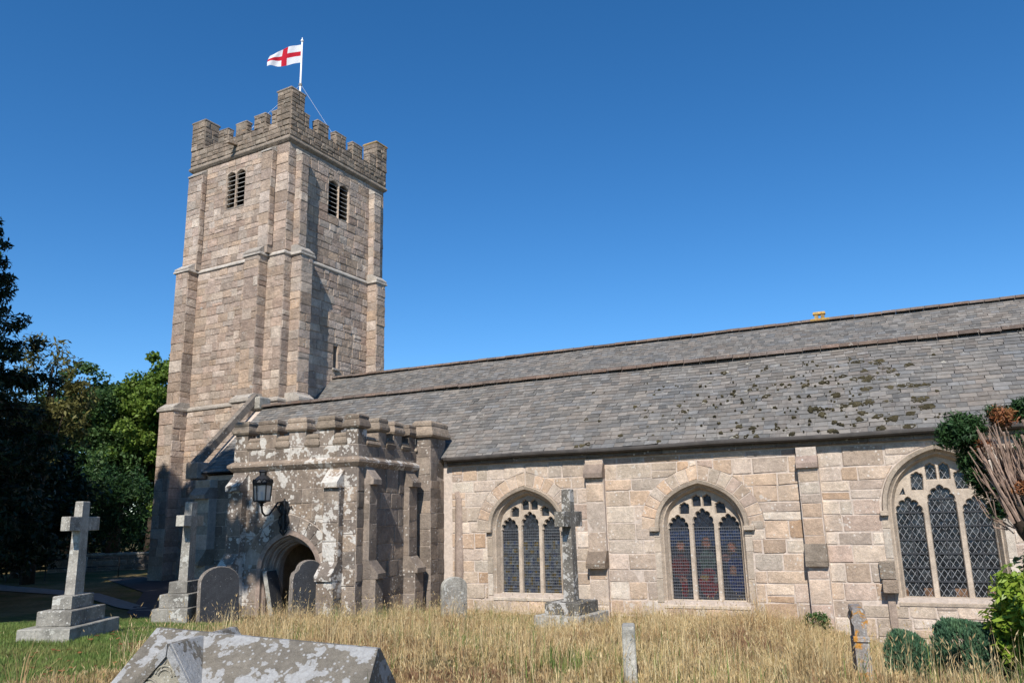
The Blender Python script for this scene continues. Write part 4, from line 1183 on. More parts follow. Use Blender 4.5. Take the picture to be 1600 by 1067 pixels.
    # string course
    b = MB(); sweep(b, [(-WD, LEN), (-WD, 0), (0, 0), (0, 3.3)], [(-.02, 3.74), (.03, 3.76), (.12, 3.86), (.12, 3.92), (.02, 4.0), (-.1, 4.0)]); b.build('string_course', PF, P)
    # battlements: bodies and moulded copings
    def cope(b, x0, x1, y0, y1, z, tall=.34, over=.075):
        q = over
        vs = []; prof = ((z, q-.035), (z+.05, q), (z+.11, q-.005), (z+tall*.66, q*.35), (z+tall*.70, q*.55), (z+tall*.86, q*.5), (z+tall, q*.05))
        for zz, e in prof:
            jj = rng.uniform(-.012, .012)
            vs += [(x0-e+jj, y0-e, zz+rng.uniform(-.01, .01)), (x1+e+jj, y0-e, zz+rng.uniform(-.01, .01)), (x1+e+jj, y1+e, zz), (x0-e, y1+e, zz)]
        m = len(prof)
        b.add(vs, [(3, 2, 1, 0), tuple(4*m-4+i for i in range(4))]+[(r*4+i, r*4+(i+1) % 4, r*4+4+(i+1) % 4, r*4+4+i) for r in range(m-1) for i in range(4)])
    pm = M['parapet_stone']
    def mer(x0, x1, y0, y1, front):
        b = MB(); b.box(x0, x1, y0, y1, 4.3, 4.72, ch=.012); o = b.build('merlon', PF if front else PS, P)
        c = MB(); cope(c, x0, x1, y0, y1, 4.69); c.build('coping', pm, o)
    for x0, x1 in ((-3.63, -3.25), (-2.88, -2.37), (-1.99, -1.50), (-1.10, -.68)): mer(x0, x1, 0.0, .30, True)
    mer(-.34, 0, 0, .40, True)
    for y0, y1 in ((.98, 1.38), (1.78, 2.22), (2.62, 3.0)): mer(-.34, 0, y0, y1, False)
    for y0, y1 in ((1.0, 1.4), (2.0, 2.4), (3.0, 3.4)): mer(-WD, -WD+.34, y0, y1, False)
    for x0, x1 in ((-3.19, -2.91), (-2.32, -2.03), (-1.45, -1.15), (-.63, -.37)):
        b = MB(); cope(b, x0, x1, .02, .32, 4.28, .32, .07); b.build('embrasure_coping', pm, P)
    for y0, y1 in ((.44, .94), (1.42, 1.74), (2.26, 2.58), (3.04, 3.5)):
        b = MB(); cope(b, -.32, -.02, y0, y1, 4.28, .22, .08); b.build('embrasure_coping', pm, P)
    # buttresses
    def pb(kind, a0, a1, p, pl, z1, z2, mat):
        b = MB()
        f = (lambda a, q, z: (a, -q, z)) if kind == 'S' else (lambda a, q, z: (q, a, z))
        def blk(x0, x1, pa, z0, zz):
            if kind == 'S': b.box(x0, x1, -pa, .02, z0, zz)
            else: b.box(-.02, pa, x0, x1, z0, zz)
        blk(a0, a1, p, z1, z2); blk(a0, a1, pl, -.5, z1)
        o = b.build('buttress', M['mortar_porch'], P)
        U, Nn = ((1, 0, 0), (0, -1, 0)) if kind == 'S' else ((0, 1, 0), (1, 0, 0))
        for pa, z0, zz in ((p, z1+.3, z2), (pl, -.2, z1)):
            O = (0, -pa, 0) if kind == 'S' else (pa, 0, 0)
            ms.face(O, U, Nn, layout(a0, a1, z0, zz, (.36, .5), (.5, .6), rng, gap=.01, tilt=.003), (.006, .014), (0, .006), mat, **G)
            if kind == 'S': ms.face((a1, 0, 0), (0, 1, 0), (1, 0, 0), layout(-pa, 0, z0, zz, (.36, .5), (.5, .6), rng, gap=.01, tilt=.003), (.004, .012), (0, .004), mat, **G)
            else: ms.face((0, a0, 0), (1, 0, 0), (0, -1, 0), layout(0, pa, z0, zz, (.36, .5), (.5, .6), rng, gap=.01, tilt=.003), (.004, .012), (0, .004), mat, **G)
        for q, qq, za, zb in ((p+.11, -.02, z2-.12, z2+.32), (pl+.07, p-.02, z1-.12, z1+.3)):
            poly = [(-.02, za), (q, za), (q+.01, za+.12), (max(qq, 0)+.02, zb), (-.02, zb)]
            w = MB(); w.prism(poly, (lambda y, z, dd: (dd, -y, z)) if kind == 'S' else (lambda y, z, dd: (y, dd, z)), a0-.015, a1+.015)
            w.build('weathering', M['porch_front'] if kind == 'S' else PS, o)
    pb('S', -.78, -.36, .22, .42, 1.25, 3.38, PF)
    pb('S', -3.58, -3.18, .22, .42, 1.45, 3.38, PF)
    pb('E', .30, .66, .17, .36, 1.25, 3.45, PS)
    pb('E', 2.33, 2.80, .17, .36, 1.25, 3.45, PS)
    # square pier where porch and aisle meet
    b = MB(); px0, px1, py0, py1 = -.02, .44, 3.06, 4.02
    b.box(px0, px1, py0, py1, -.5, 4.72); o = b.build('corner_pier', M['mortar_porch'], P)
    ms.face((0, py0, 0), (1, 0, 0), (0, -1, 0), layout(px0, px1, -.2, 4.7, (.4, .6), (.5, .6), rng, gap=.01, tilt=.003), (.006, .014), (0, .004), M['porch_stone'], **G)
    ms.face((px1, 0, 0), (0, 1, 0), (1, 0, 0), layout(py0, py1, -.2, 4.7, (.36, .5), (.4, .6), rng, gap=.01, tilt=.003), (.006, .014), (0, .01), PS, **G)
    b = MB(); cope(b, px0, px1, py0, py1, 4.70, .46, .13); b.build('coping', M['parapet_stone'], o)
    ms.finish(300)
porch()

# ------------------------------------------------------------------ flagpole and flag
def flag():
    P = thing('flagpole', (-26.41, 29.98, 21.1), 0, 'white flagpole rising behind the near corner turret of the tower', 'flagpole')
    b = MB(); b.tube([(0, 0, 0), (0, 0, 4), (0, 0, 7.25)], [.06, .055, .04], 10); b.build('pole', M['white_paint'], P, smooth=True)
    b = MB(); b.lathe([(.02, 7.25), (.075, 7.27), (.085, 7.33), (.05, 7.38), (.015, 7.42), (.03, 7.47), (.012, 7.52)], 0, 0, 10); b.build('finial', M['white_paint'], P, smooth=True)
    b = MB(); b.lathe([(.07, 4.55), (.09, 4.58), (.09, 4.68), (.07, 4.72)], 0, 0, 10); b.build('collar', M['louvre'], P)
    b = MB(); b.tube([(.05, 0, 4.6), (.9, 1.2, 2.6), (1.65, 2.3, .85)], .008, 4); b.tube([(-.05, 0, 4.6), (-1.2, -.9, 2.9), (-1.5, -2.3, 1.0)], .008, 4); b.build('stay_wire', M['white_paint'], P)
    NXG, NZ = 48, 24
    V = []; MI = []
    dirv = Vector((-.76, -.65, 0)); side = Vector((.65, -.76, 0))
    for i in range(NXG+1):
        s = i/NXG
        for j in range(NZ+1):
            t = j/NZ
            zt = 28.18-26.95+.0-.62*s**1.15-.28*s*s; zb = 27.08-26.95-.50*s-.10*s*s-.05*math.sin(s*5)
            z = zb+(zt-zb)*t
            wv = .11*s**.6*math.sin(s*8.5-t*1.6)+.05*s*math.sin(s*15+t*3)
            p = dirv*(1.72*s-.12*s*t+.05*math.sin(t*PI)*s)+side*wv
            V.append((p.x, p.y, z+.025*math.sin(s*9+t*2)*s))
    F = []; 
    for i in range(NXG):
        for j in range(NZ):
            a = i*(NZ+1)+j; F.append((a, a+NZ+1, a+NZ+2, a+1))
            s, t = (i+.5)/NXG, (j+.5)/NZ
            MI.append(1 if abs(s-.5) < .085 or abs(t-.5) < .125 else 0)
    me = bpy.data.meshes.new('flag'); me.from_pydata(V, [], F); me.materials.append(M['flag_white']); me.materials.append(M['flag_red'])
    me.polygons.foreach_set('material_index', MI); me.polygons.foreach_set('use_smooth', [True]*len(F))
    o = link('flag', me); o.location = (-26.45, 29.95, 26.95)
    tag(o, 'white flag with a red cross blowing from the flagpole on the tower', 'flag')
flag()

# ------------------------------------------------------------------ wall lantern on its bracket
def lantern():
    a = R(5.03); o = Vector((-11.47, 15.57, 0))
    L = thing('wall_lantern', (o.x+math.cos(a)*-2.03, o.y+math.sin(a)*-2.03, 0), a, 'black iron lantern on a scrolled wall bracket above the church porch doorway', 'lantern')
    I = M['iron']
    b = MB()
    b.tube([(0, -.05, 2.86), (0, -.16, 2.97), (0, -.30, 2.95), (0, -.45, 2.80), (0, -.60, 2.67), (0, -.76, 2.64), (0, -.87, 2.72), (0, -.9, 2.84), (0, -.9, 2.95)], .024, 8)
    b.lathe([(.03, 2.86), (.05, 2.88), (.03, 2.91), (.10, 2.95), (.11, 2.97)], 0, -.9, 10)
    b.build('bracket', I, L, smooth=False)
    # pierced scroll plate on the wall
    b = MB()
    b.tube([(0, -.03, 3.05), (0, -.04, 2.8), (0, -.04, 2.3), (0, -.03, 2.17)], [.02, .035, .03, .015], 6)
    for s in (-1, 1):
        b.tube([(0, -.035, 3.0), (s*.10, -.035, 2.96), (s*.15, -.035, 2.82), (s*.10, -.035, 2.70), (s*.03, -.035, 2.72), (s*.04, -.035, 2.80)], .020, 6)
        b.tube([(s*.03, -.035, 2.70), (s*.12, -.035, 2.62), (s*.15, -.035, 2.48), (s*.09, -.035, 2.36), (s*.03, -.035, 2.42), (s*.06, -.035, 2.5)], .020, 6)
        b.tube([(s*.09, -.035, 2.36), (s*.10, -.035, 2.27), (0, -.035, 2.17)], .018, 6)
        b.tube([(s*.15, -.035, 2.82), (s*.22, -.05, 2.86), (s*.24, -.05, 2.80)], .014, 5)
    b.tube([(0, -.04, 2.66), (0, -.20, 2.72), (0, -.34, 2.87)], .016, 6)
    b.box(-.11, .11, -.025, -.0, 2.30, 2.95, ch=.006)
    b.build('scroll_plate', I, L)
    cx, cy = 0, -.9
    def ringp(r, z): return [(cx+r*math.cos(PI/6+q*PI/3), cy+r*math.sin(PI/6+q*PI/3), z) for q in range(6)]
    b = MB()
    lo, hi = ringp(.185, 2.98), ringp(.215, 3.36)
    for q in range(6):
        b.tube([lo[q], hi[q]], .014, 5); b.tube([lo[q], lo[(q+1) % 6]], .016, 5); b.tube([hi[q], hi[(q+1) % 6]], .02, 5)
    vs = ringp(.20, 2.965)+ringp(.20, 2.985); b.add(vs, [tuple(range(5, -1, -1)), tuple(range(6, 12))]+[(q, (q+1) % 6, 6+(q+1) % 6, 6+q) for q in range(6)])
    b.build('lantern_frame', I, L)
    for q in range(6):
        m = MB(); k = .96; w = (q+1) % 6
        c = lambda p: (cx+(p[0]-cx)*k, cy+(p[1]-cy)*k, p[2])
        m.add([c(lo[q]), c(lo[w]), c(hi[w]), c(hi[q])], [(0, 1, 2, 3)]); m.build('glass_pane', M['lamp_glass'], L)
    b = MB()
    vs = ringp(.225, 3.36)+ringp(.24, 3.40)+ringp(.22, 3.46)+ringp(.12, 3.56)+ringp(.085, 3.58)+ringp(.08, 3.64)+ringp(.105, 3.66)+ringp(.07, 3.70)+ringp(.02, 3.72)
    n = 9
    b.add(vs, [tuple(range(5, -1, -1)), tuple(range(48, 54))]+[(r*6+q, r*6+(q+1) % 6, r*6+6+(q+1) % 6, r*6+6+q) for r in range(n-1) for q in range(6)])
    for q in range(6):        # pierced crest round the rim
        p, w = Vector(ringp(.235, 3.40)[q]), Vector(ringp(.235, 3.40)[(q+1) % 6])
        for t in (.0, .5):
            m = p.lerp(w, t+.25); d = (w-p).normalized()
            b.tube([m-d*.055, m-d*.04+Vector((0, 0, .06)), m+Vector((0, 0, .09)), m+d*.04+Vector((0, 0, .06)), m+d*.055], .010, 4)
    b.build('lantern_hood', I, L)
    b = MB(); b.tube([(cx, cy, 2.98), (cx, cy, 3.2)], .03, 8); b.build('lamp', M['white_paint'], L)
lantern()

# ------------------------------------------------------------------ graves
def tapered(b, x0, x1, y0, y1, z0, z1, tx, ty, ch=.01):
    """box that narrows upwards"""
    vs = []
    for z, e in ((z0, 0), (z1-ch, 0), (z1, ch)):
        t = (z-z0)/(z1-z0); ax, ay = tx*t+e, ty*t+e
        vs += [(x0+ax, y0+ay, z), (x1-ax, y0+ay, z), (x1-ax, y1-ay, z), (x0+ax, y1-ay, z)]
    b.add(vs, [(3, 2, 1, 0), (8, 9, 10, 11)]+[(r*4+i, r*4+(i+1) % 4, r*4+4+(i+1) % 4, r*4+4+i) for r in (0, 1) for i in range(4)])
def cross(loc, rz, label, steps, H, arm, shaft, armspan, mats, tilt=(0, 0)):
    T = thing('memorial_cross', loc, rz, label, 'memorial cross')
    T.rotation_euler = (tilt[0], tilt[1], rz)
    z = 0
    for i, (w, l, h) in enumerate(steps):
        b = MB(); z0 = z-(.35 if i == 0 else 0)
        b.box(-w/2, w/2, -l/2, l/2, z0, z+h, ch=.012); b.build('step' if len(steps) > 2 else 'base', mats[min(i, 1)], T); z += h
    sw, sl = shaft
    b = MB()
    tapered(b, -sw/2, sw/2, -sl/2, sl/2, z-.002, H, sw*.10, sl*.12)
    b.build('shaft', mats[1], T)
    b = MB(); t = (arm[0]-z)/(H-z); w2 = sw/2-sw*.10*t+.003
    for s in (-1, 1):
        y0, y1 = sorted((s*(sl/2-sl*.12*t-.002), s*armspan/2)); b.box(-w2, w2, y0, y1, arm[0], arm[1], ch=.008)
    b.build('cross_arm', mats[2], T)
r25 = R(25.08)
cross((-11.77, 8.66, .84), r25, 'pale granite cross on three steps standing at the edge of the green lawn', ((.78, 1.48, .175), (.52, 1.0, .225), (.30, .64, .20)), 2.03, (1.57, 1.79), (.155, .27), .88, (M['grave_granite'], M['grave_lichen'], M['grave_lichen']))
cross((-14.45, 13.35, .42), r25, 'granite cross on three lichened steps between the dark path and a slate headstone', ((.76, 1.55, .31), (.62, 1.2, .28), (.40, .85, .25)), 2.56, (2.02, 2.26), (.20, .38), 1.10, (M['grave_lichen'], M['grave_lichen'], M['grave_granite']))
cross((-5.88, 15.05, .30), R(-6), 'lichened granite cross rising from dry grass in front of the first church window', ((1.0, 1.25, .32), (.74, .85, .22)), 2.70, (1.96, 2.26), (.235, .22), .80, (M['grave_lichen'], M['grave_blotch'], M['grave_blotch']))
def headstone(loc, rz, label, W, H, th, shape, mat, emat, tilt=(0, 0), group=None):
    """slab with its face on local -y; outline from the shape"""
    if shape == 'round': top = [(W/2*math.cos(a), H-W*.36+W*.36*math.sin(a)) for a in [PI*i/14 for i in range(15)]]
    elif shape == 'shoulder':
        top = [(W/2, H*.72), (W*.46, H*.80), (W*.36, H*.84)]+[(W*.34*math.cos(a), H*.86+H*.14*math.sin(a)) for a in [PI*i/8 for i in range(9)]]+[(-W*.36, H*.84), (-W*.46, H*.80), (-W/2, H*.72)]
    else: top = [(W/2, H-.03), (W/2-.03, H), (-W/2+.03, H), (-W/2, H-.03)]
    poly = [(-W/2, -.4), (W/2, -.4)]+top
    n = len(poly); c = .012
    T = thing('headstone', loc, rz, label, 'headstone', group)
    T.rotation_euler = (tilt[0], tilt[1], rz)
    cx, cz = 0, H*.45
    sm = [(x-(c if x > 0 else -c), z-(c if z > cz else 0)) for x, z in poly]
    b = MB()
    vs = [(x, -th/2, z) for x, z in sm]+[(x, -th/2+c, z) for x, z in poly]+[(x, th/2-c, z) for x, z in poly]+[(x, th/2, z) for x, z in sm]
    b.add(vs, [tuple(range(n)), tuple(range(4*n-1, 3*n-1, -1))], (.5, .5, .5), 0)
    b.add(vs, [(r*n+i, r*n+(i+1) % n, r*n+n+(i+1) % n, r*n+n+i) for r in range(3) for i in range(n)], (.5, .6, .5), 1)
    b.build('slab', [mat, emat], T)
    return T
headstone((-13.52, 13.42, .30), R(74), 'dark slate headstone with rounded top and pale lichened edge beside the stepped cross', .92, 1.26, .14, 'round', M['slate_grave'], M['grave_edge'], (R(-2), 0))
headstone((-12.60, 15.25, .18), R(68), 'dark shouldered slate headstone standing in front of the porch doorway', .88, 1.42, .17, 'shoulder', M['slate_grave'], M['grave_edge'], (0, R(1)))
headstone((-13.72, 15.55, .14), R(100), 'thin leaning headstone propped behind the dark slate one by the porch doorway', .5, 1.22, .11, 'flat', M['slate_grave'], M['grave_granite'], (R(-13), 0))
headstone((-9.48, 16.72, .04), R(52), 'grey round-topped headstone beside the foot of the porch pier', .62, 1.10, .14, 'round', M['grave_lichen'], M['grave_granite'], (0, 0))
headstone((-2.56, 8.12, .82), R(107), 'narrow pale headstone seen edge-on in the dry grass', .55, .54, .13, 'flat', M['grave_granite'], M['grave_granite'], (0, R(3)))
def edge_on():
    T = thing('headstone', (-.44, 9.22, .76), R(97), 'edge-on headstone with orange lichen and moulded top in front of the wall', 'headstone')
    b = MB(); b.box(-.26, .26, -.068, .068, -.4, .40, ch=.012); b.build('slab', M['orange_grave'], T)
    b = MB()
    pr = [(.058, .40), (.058, .56), (.072, .58), (.078, .61), (.066, .64), (.056, .66), (.064, .69), (.05, .72)]
    poly = [(w, z) for w, z in pr]+[(-w, z) for w, z in pr[::-1]]
    b.prism(poly, lambda y, z, d: (d, y, z), -.26, .22)
    b.box(-.275, -.2, -.075, .075, .40, .46, ch=.01)
    b.build('moulded_top', M['orange_grave'], T)
edge_on()
T7 = headstone((-36.2, 26.6, -.05), R(40), 'pale headstone in deep shade beside the far path', .8, 1.15, .16, 'flat', M['grave_granite'], M['grave_granite'], (0, R(4)))

# coped tomb in the foreground
def tomb():
    T = thing('coped_tomb', (-5.49, 5.99, .84), R(15.5), 'large coped granite tomb spotted with grey lichen and a carved gable in the foreground', 'tomb')
    T.rotation_euler = (0, R(4.6), R(15.5))
    L0, L1, HW, H0, H1 = -1.20, 1.20, .60, .06, .575
    b = MB()
    fl = .03     # narrow flat along the ridge
    vs = [(L0, -HW, -.5), (L1, -HW, -.5), (L1, HW, -.5), (L0, HW, -.5), (L0, -HW, H0), (L1, -HW, H0), (L1, HW, H0), (L0, HW, H0),
          (L0+.10, -fl, H1), (L1-.07, -fl, H1), (L1-.07, fl, H1), (L0+.10, fl, H1)]
    b.add(vs, [(3, 2, 1, 0), (0, 1, 5, 4), (1, 2, 6, 5), (2, 3, 7, 6), (3, 0, 4, 7), (4, 5, 9, 8), (5, 6, 10, 9), (6, 7, 11, 10), (7, 4, 8, 11), (8, 9, 10, 11)], (.3, .5, .5))
    b.build('coped_stone', M['tomb'], T)
    # cross gable near the head, a carved panel in its end
    b = MB(); gx, gw, gh, gy = -.61, .42, .55, HW-.04
    vs = []
    for y in (-gy, gy): vs += [(gx-gw, y, -.5), (gx+gw, y, -.5), (gx+gw, y, .03), (gx+.025, y, gh), (gx-.025, y, gh), (gx-gw, y, .03)]
    b.add(vs, [(0, 1, 2, 3, 4, 5), (11, 10, 9, 8, 7, 6)]+[(i, (i+1) % 6, 6+(i+1) % 6, 6+i) for i in range(6)], (.35, .5, .5))
    # raised margin of the gable
    for sx in (-1, 1):
        poly = [(gx+sx*.005, gh+.004), (gx+sx*(gw+.01), .025), (gx+sx*(gw-.085), .025), (gx+sx*.005, gh-.10)]
        b.prism(poly, lambda x, z, y: (x, y, z), -gy-.03, -gy-.002, (.4, .5, .5))
    b.build('cross_gable', M['tomb'], T)
    b = MB(); b.add([(gx-gw+.10, -gy-.004, .03), (gx+gw-.10, -gy-.004, .03), (gx, -gy-.004, gh-.12)], [(0, 1, 2)], (.5, .5, .5))
    def arc(cx, cz, r, a0, a1): return [(cx+r*math.cos(R(a)), -gy-.008, cz+r*math.sin(R(a))) for a in range(a0, a1+1, 15)]
    for e in (0, .03):
        b.tube(arc(gx, .27, .10-e, 15, 165), .010, 5); b.tube(arc(gx-.15, .13, .12-e, 40, 190), .010, 5); b.tube(arc(gx+.15, .13, .12-e, -10, 140), .010, 5)
    b.tube([(gx-.05, -gy-.008, .33), (gx, -gy-.008, .42), (gx+.05, -gy-.008, .33)], .008, 5)
    b.build('carved_panel', M['tomb_panel'], T)
tomb()

# ------------------------------------------------------------------ boundary wall and railing in the far left shade
def boundary():
    rng = random.Random(5)
    A, B = Vector((-43.5, 30.2, 0)), Vector((-36.5, 37.5, 0)); L = (B-A).length; a = math.atan2(B.y-A.y, B.x-A.x)
    W_ = thing('boundary_wall', A, a, 'low rubble stone wall at the far end of the shaded path', 'stone wall')
    b = MB(); b.box(0, L, .03, .45, -.5, .90); b.build('core', M['mortar_tower'], W_)
    ms = Masonry(W_)
    ms.face((0, .03, 0), (1, 0, 0), (0, -1, 0), layout(0, L, -.2, .86, (.2, .3), (.3, .7), rng, gap=.02), (.02, .06), (.0, .03), M['old_wall'], rng)
    x = 0
    while x < L:
        w = rng.uniform(.5, .9); b = MB(); b.box(x, min(x+w-.02, L), -.04, .5, .86, .98+rng.uniform(0, .04), ch=.03); b.build('coping_stone', M['grave_lichen'], W_); x += w
    ms.finish(200)
    Rl = thing('metal_railing', (-40.5, 22.2, 0), R(52), 'thin dark handrail beside the shaded side path', 'railing')
    for i in range(6):
        b = MB(); b.tube([(i*1.6, 0, -.3), (i*1.6, 0, 1.0)], .03, 6); b.build('post', M['iron'], Rl)
    for z in (.98, .55):
        b = MB(); b.tube([(0, 0, z), (8.0, 0, z)], .022, 6); b.build('rail', M['iron'], Rl)
boundary()

# ------------------------------------------------------------------ trees and shrubs
def leaves(rs, centres, radii, per, size, aspect=.55, droop=0.0, outward=0.3, c0=None, shell=.45):
    """leaf faces spread through clumps; returns V, F, T"""
    centres = np.asarray(centres); n = len(centres)
    P = np.repeat(centres, per, 0); rr = np.repeat(np.asarray(radii), per)[:, None]
    d = rs.normal(size=(n*per, 3)); d /= np.linalg.norm(d, axis=1)[:, None]
    u = rs.random((n*per, 1))**shell
    P = P+d*rr*u*np.array([1, 1, .8])
    nrm = d*outward+rs.normal(size=d.shape)*.55+np.array([0, 0, .45]); nrm /= np.linalg.norm(nrm, axis=1)[:, None]
    a = np.cross(nrm, rs.normal(size=d.shape)); 
    if droop: a = a*.5+d*1.0+np.array([0, 0, -droop])
    a -= nrm*np.sum(a*nrm, 1)[:, None]; a /= np.linalg.norm(a, axis=1)[:, None]+1e-9
    bb = np.cross(nrm, a)
    s = size*rs.uniform(.6, 1.35, (n*per, 1))
    v0 = P-a*s*.5; v1 = P+bb*s*aspect*.5+a*s*.06; v2 = P+a*s*.5-nrm*s*.12; v3 = P-bb*s*aspect*.5+a*s*.06
    V = np.stack([v0, v1, v2, v3], 1).reshape(-1, 3)
    F = np.arange(len(V)).reshape(-1, 4)
    tone = np.clip(np.repeat(rs.random(n), per)*.6+rs.random(n*per)*.4, 0, 1)
    T = np.stack([tone, rs.random(n*per), rs.random(n*per)], 1)
    return V, F, np.repeat(T, 4, 0)
def tree(name, label, cat, base, crown, per, size, mat, seed, trunk=.3, aspect=.55, droop=0.0, clump=(.45, .9), nclump=120, group=None, limbs=14, bark='bark', low=.35):
    """tapered trunk with limbs, crown of many small leaf faces; crown = ellipsoids (x,y,z,rx,ry,rz) from the base"""
    rs = np.random.default_rng(seed); rng = random.Random(seed)
    T = thing(name, base, 0, label, cat, group)
    cs = []; rd = []
    vol = np.array([e[3]*e[4]+e[4]*e[5]+e[3]*e[5] for e in crown]); vol = vol/vol.sum()
    for e, w in zip(crown, vol):
        m = max(int(nclump*w), 3)
        d = rs.normal(size=(m, 3)); d /= np.linalg.norm(d, axis=1)[:, None]
        r = rs.random((m, 1))**.33*rs.uniform(.72, 1.1, (m, 1))
        cs.append(np.array(e[:3])+d*r*np.array(e[3:])); rd.append(rs.uniform(*clump, m))
    cs = np.concatenate(cs); rd = np.concatenate(rd)
    b = MB(); top = max(e[2]+e[5]*.4 for e in crown); cx = np.mean([e[0] for e in crown]); cy = np.mean([e[1] for e in crown])
    pts = [(0, 0, -.4), (0.05, 0, top*.2), (cx*.4+.1, cy*.4, top*.55), (cx*.8, cy*.8, top*.9), (cx, cy, top)]
    b.tube(pts, [trunk*1.35, trunk, trunk*.75, trunk*.3, trunk*.1], 8)
    for i in rng.sample(range(len(cs)), min(limbs, len(cs))):
        c = Vector(cs[i]); t = min(max((c.z/top)*.55, .15), .85)
        s = Vector((cx*t*.8, cy*t*.8, top*t*.95)); mid = s.lerp(c, .5)+Vector((rng.uniform(-.2, .2), rng.uniform(-.2, .2), -.05*(c-s).length))
        b.tube([s, mid, c], [trunk*.35, trunk*.2, trunk*.06], 5)
    b.build('trunk', M[bark], T, smooth=True)
    V, F, Tt = leaves(rs, cs, rd, per, size, aspect, droop)
    arrays('crown', V, [F], Tt, mat, T)
    return T
# the yew at the left edge: long tiers of drooping sprays
def yew_tiers(name, label, base, H, prof, seed, mat, n=260, per=70, size=.30):
    rs = np.random.default_rng(seed)
    T = thing(name, base, 0, label, 'tree')
    b = MB(); b.tube([(0, 0, -.4), (0, 0, H*.3), (.1, 0, H*.7), (0, 0, H*.97)], [.55, .45, .22, .04], 8)
    cs = []; rd = []
    zs = np.linspace(.12, 1, n)
    for q in zs:
        ang = rs.random()*2*PI; r = np.interp(q, [p[0] for p in prof], [p[1] for p in prof])*rs.uniform(.7, 1.12)
        root = Vector((0, 0, q*H)); tip = Vector((math.cos(ang)*r, math.sin(ang)*r, q*H+r*rs.uniform(-.12, .22)))
        if rs.random() < .5: b.tube([root-Vector((0, 0, r*.2)), root.lerp(tip, .55), tip], [.07, .04, .01], 4)
        k = max(int(r*1.5), 1)
        for i in range(k):
            t = (i+1)/k; p = root.lerp(tip, t); cs.append(np.array(p)-np.array([0, 0, .25*t*t])); rd.append(.75-.42*t)
    b.build('trunk', M['bark'], T, smooth=True)
    V, F, Tt = leaves(rs, cs, rd, per, size, .28, .25, .5)
    arrays('crown', V, [F], Tt, mat, T)
yew_tiers('yew_tree', 'very dark yew with drooping tiers at the left edge of the churchyard', (-28.0, 14.4, 0), 14.5, [(0, 3.2), (.2, 3.8), (.45, 3.6), (.55, 3.2), (.63, 2.6), (.7, 1.9), (.84, 1.9), (.93, 1.1), (1, .2)], 3, M['yew'], 340, 95, .24)
tree('ash_tree', 'airy golden green tree just right of the dark yew', 'tree', (-36.2, 24.2, 0), [(0, 0, 9.2, 1.9, 1.9, 2.7), (.9, .9, 7.6, 1.4, 1.4, 2.0), (-.8, -.6, 6.5, 2, 2, 2.5)], 60, .30, M['feather'], 8, .25, .3, .1, (.35, .7), 95)
tree('lime_tree', 'broad dark green lime tree left of the bright tree', 'tree', (-52.6, 37.6, 0), [(0, 0, 10.8, 3.0, 3.0, 3.2), (-1.5, -1.5, 8, 3.2, 3.2, 3.6), (2, 1.2, 7.4, 3, 3, 3.6)], 170, .26, M['lime'], 12, .45, .7, .0, (.6, 1.15), 190)
tree('beech_tree', 'bright yellow green tree standing close to the tower', 'tree', (-48.6, 41.5, 0), [(.6, .8, 12.2, 3.2, 3.2, 4.0), (-.6, -.6, 8.8, 3.4, 3.4, 4.2), (1.8, 1.8, 5.8, 3.0, 3.0, 3.6)], 190, .26, M['beech'], 21, .45, .7, .0, (.5, .95), 300)
tree('lime_tree', 'mid green tree filling the gap between the dark lime and the bright tree', 'tree', (-54.5, 43.0, 0), [(0, 0, 11.0, 3.2, 3.2, 3.4), (.4, .4, 7, 3.6, 3.6, 4.2)], 160, .27, M['lime'], 33, .45, .7, .0, (.6, 1.15), 150)
tree('yew_bush', 'clipped rounded yew bush below the bright tree', 'bush', (-43.6, 32.4, 0), [(0, 0, 4.2, 2.4, 2.4, 3.2), (1.6, 1.5, 3.6, 1.8, 1.8, 2.7), (-1.5, -1.5, 4.0, 1.8, 1.8, 3.2)], 90, .26, M['yew_bright'], 41, .25, .3, -.5, (.4, .8), 170)
tree('holly_tree', 'dark holly in the shade behind the first cross', 'tree', (-41.5, 27.2, 0), [(0, 0, 6.2, 2.8, 2.8, 3.2), (.6, .8, 3.6, 2.6, 2.6, 2.6), (-1.6, -1.4, 4.2, 2.6, 2.6, 3.6)], 90, .30, M['yew'], 43, .3, .5, .0, (.5, 1.0), 170)
tree('holly_tree', 'dark low-branched tree beneath the yew at the left edge', 'tree', (-36.0, 20.0, 0), [(0, 0, 5.2, 2.6, 2.6, 3.6), (.8, 1.0, 3.8, 2.4, 2.4, 2.4)], 90, .30, M['yew'], 45, .3, .5, .0, (.5, 1.0), 130)
tree('holly_tree', 'low dark evergreen mass beneath the yew, nearest the first cross', 'tree', (-31.0, 19.0, 0), [(0, 0, 3.4, 2.4, 2.4, 3.0), (-1.8, -1.6, 3.0, 2.2, 2.2, 2.8)], 90, .28, M['yew'], 47, .22, .5, .0, (.45, .9), 130, limbs=6)
tree('holly_tree', 'dark evergreen behind the golden green tree', 'tree', (-40.0, 25.0, 0), [(0, 0, 4.6, 2.8, 2.8, 4.2), (1.2, 1.4, 3.0, 2.2, 2.2, 2.8)], 90, .28, M['yew'], 48, .22, .5, .0, (.45, .9), 150, limbs=6)
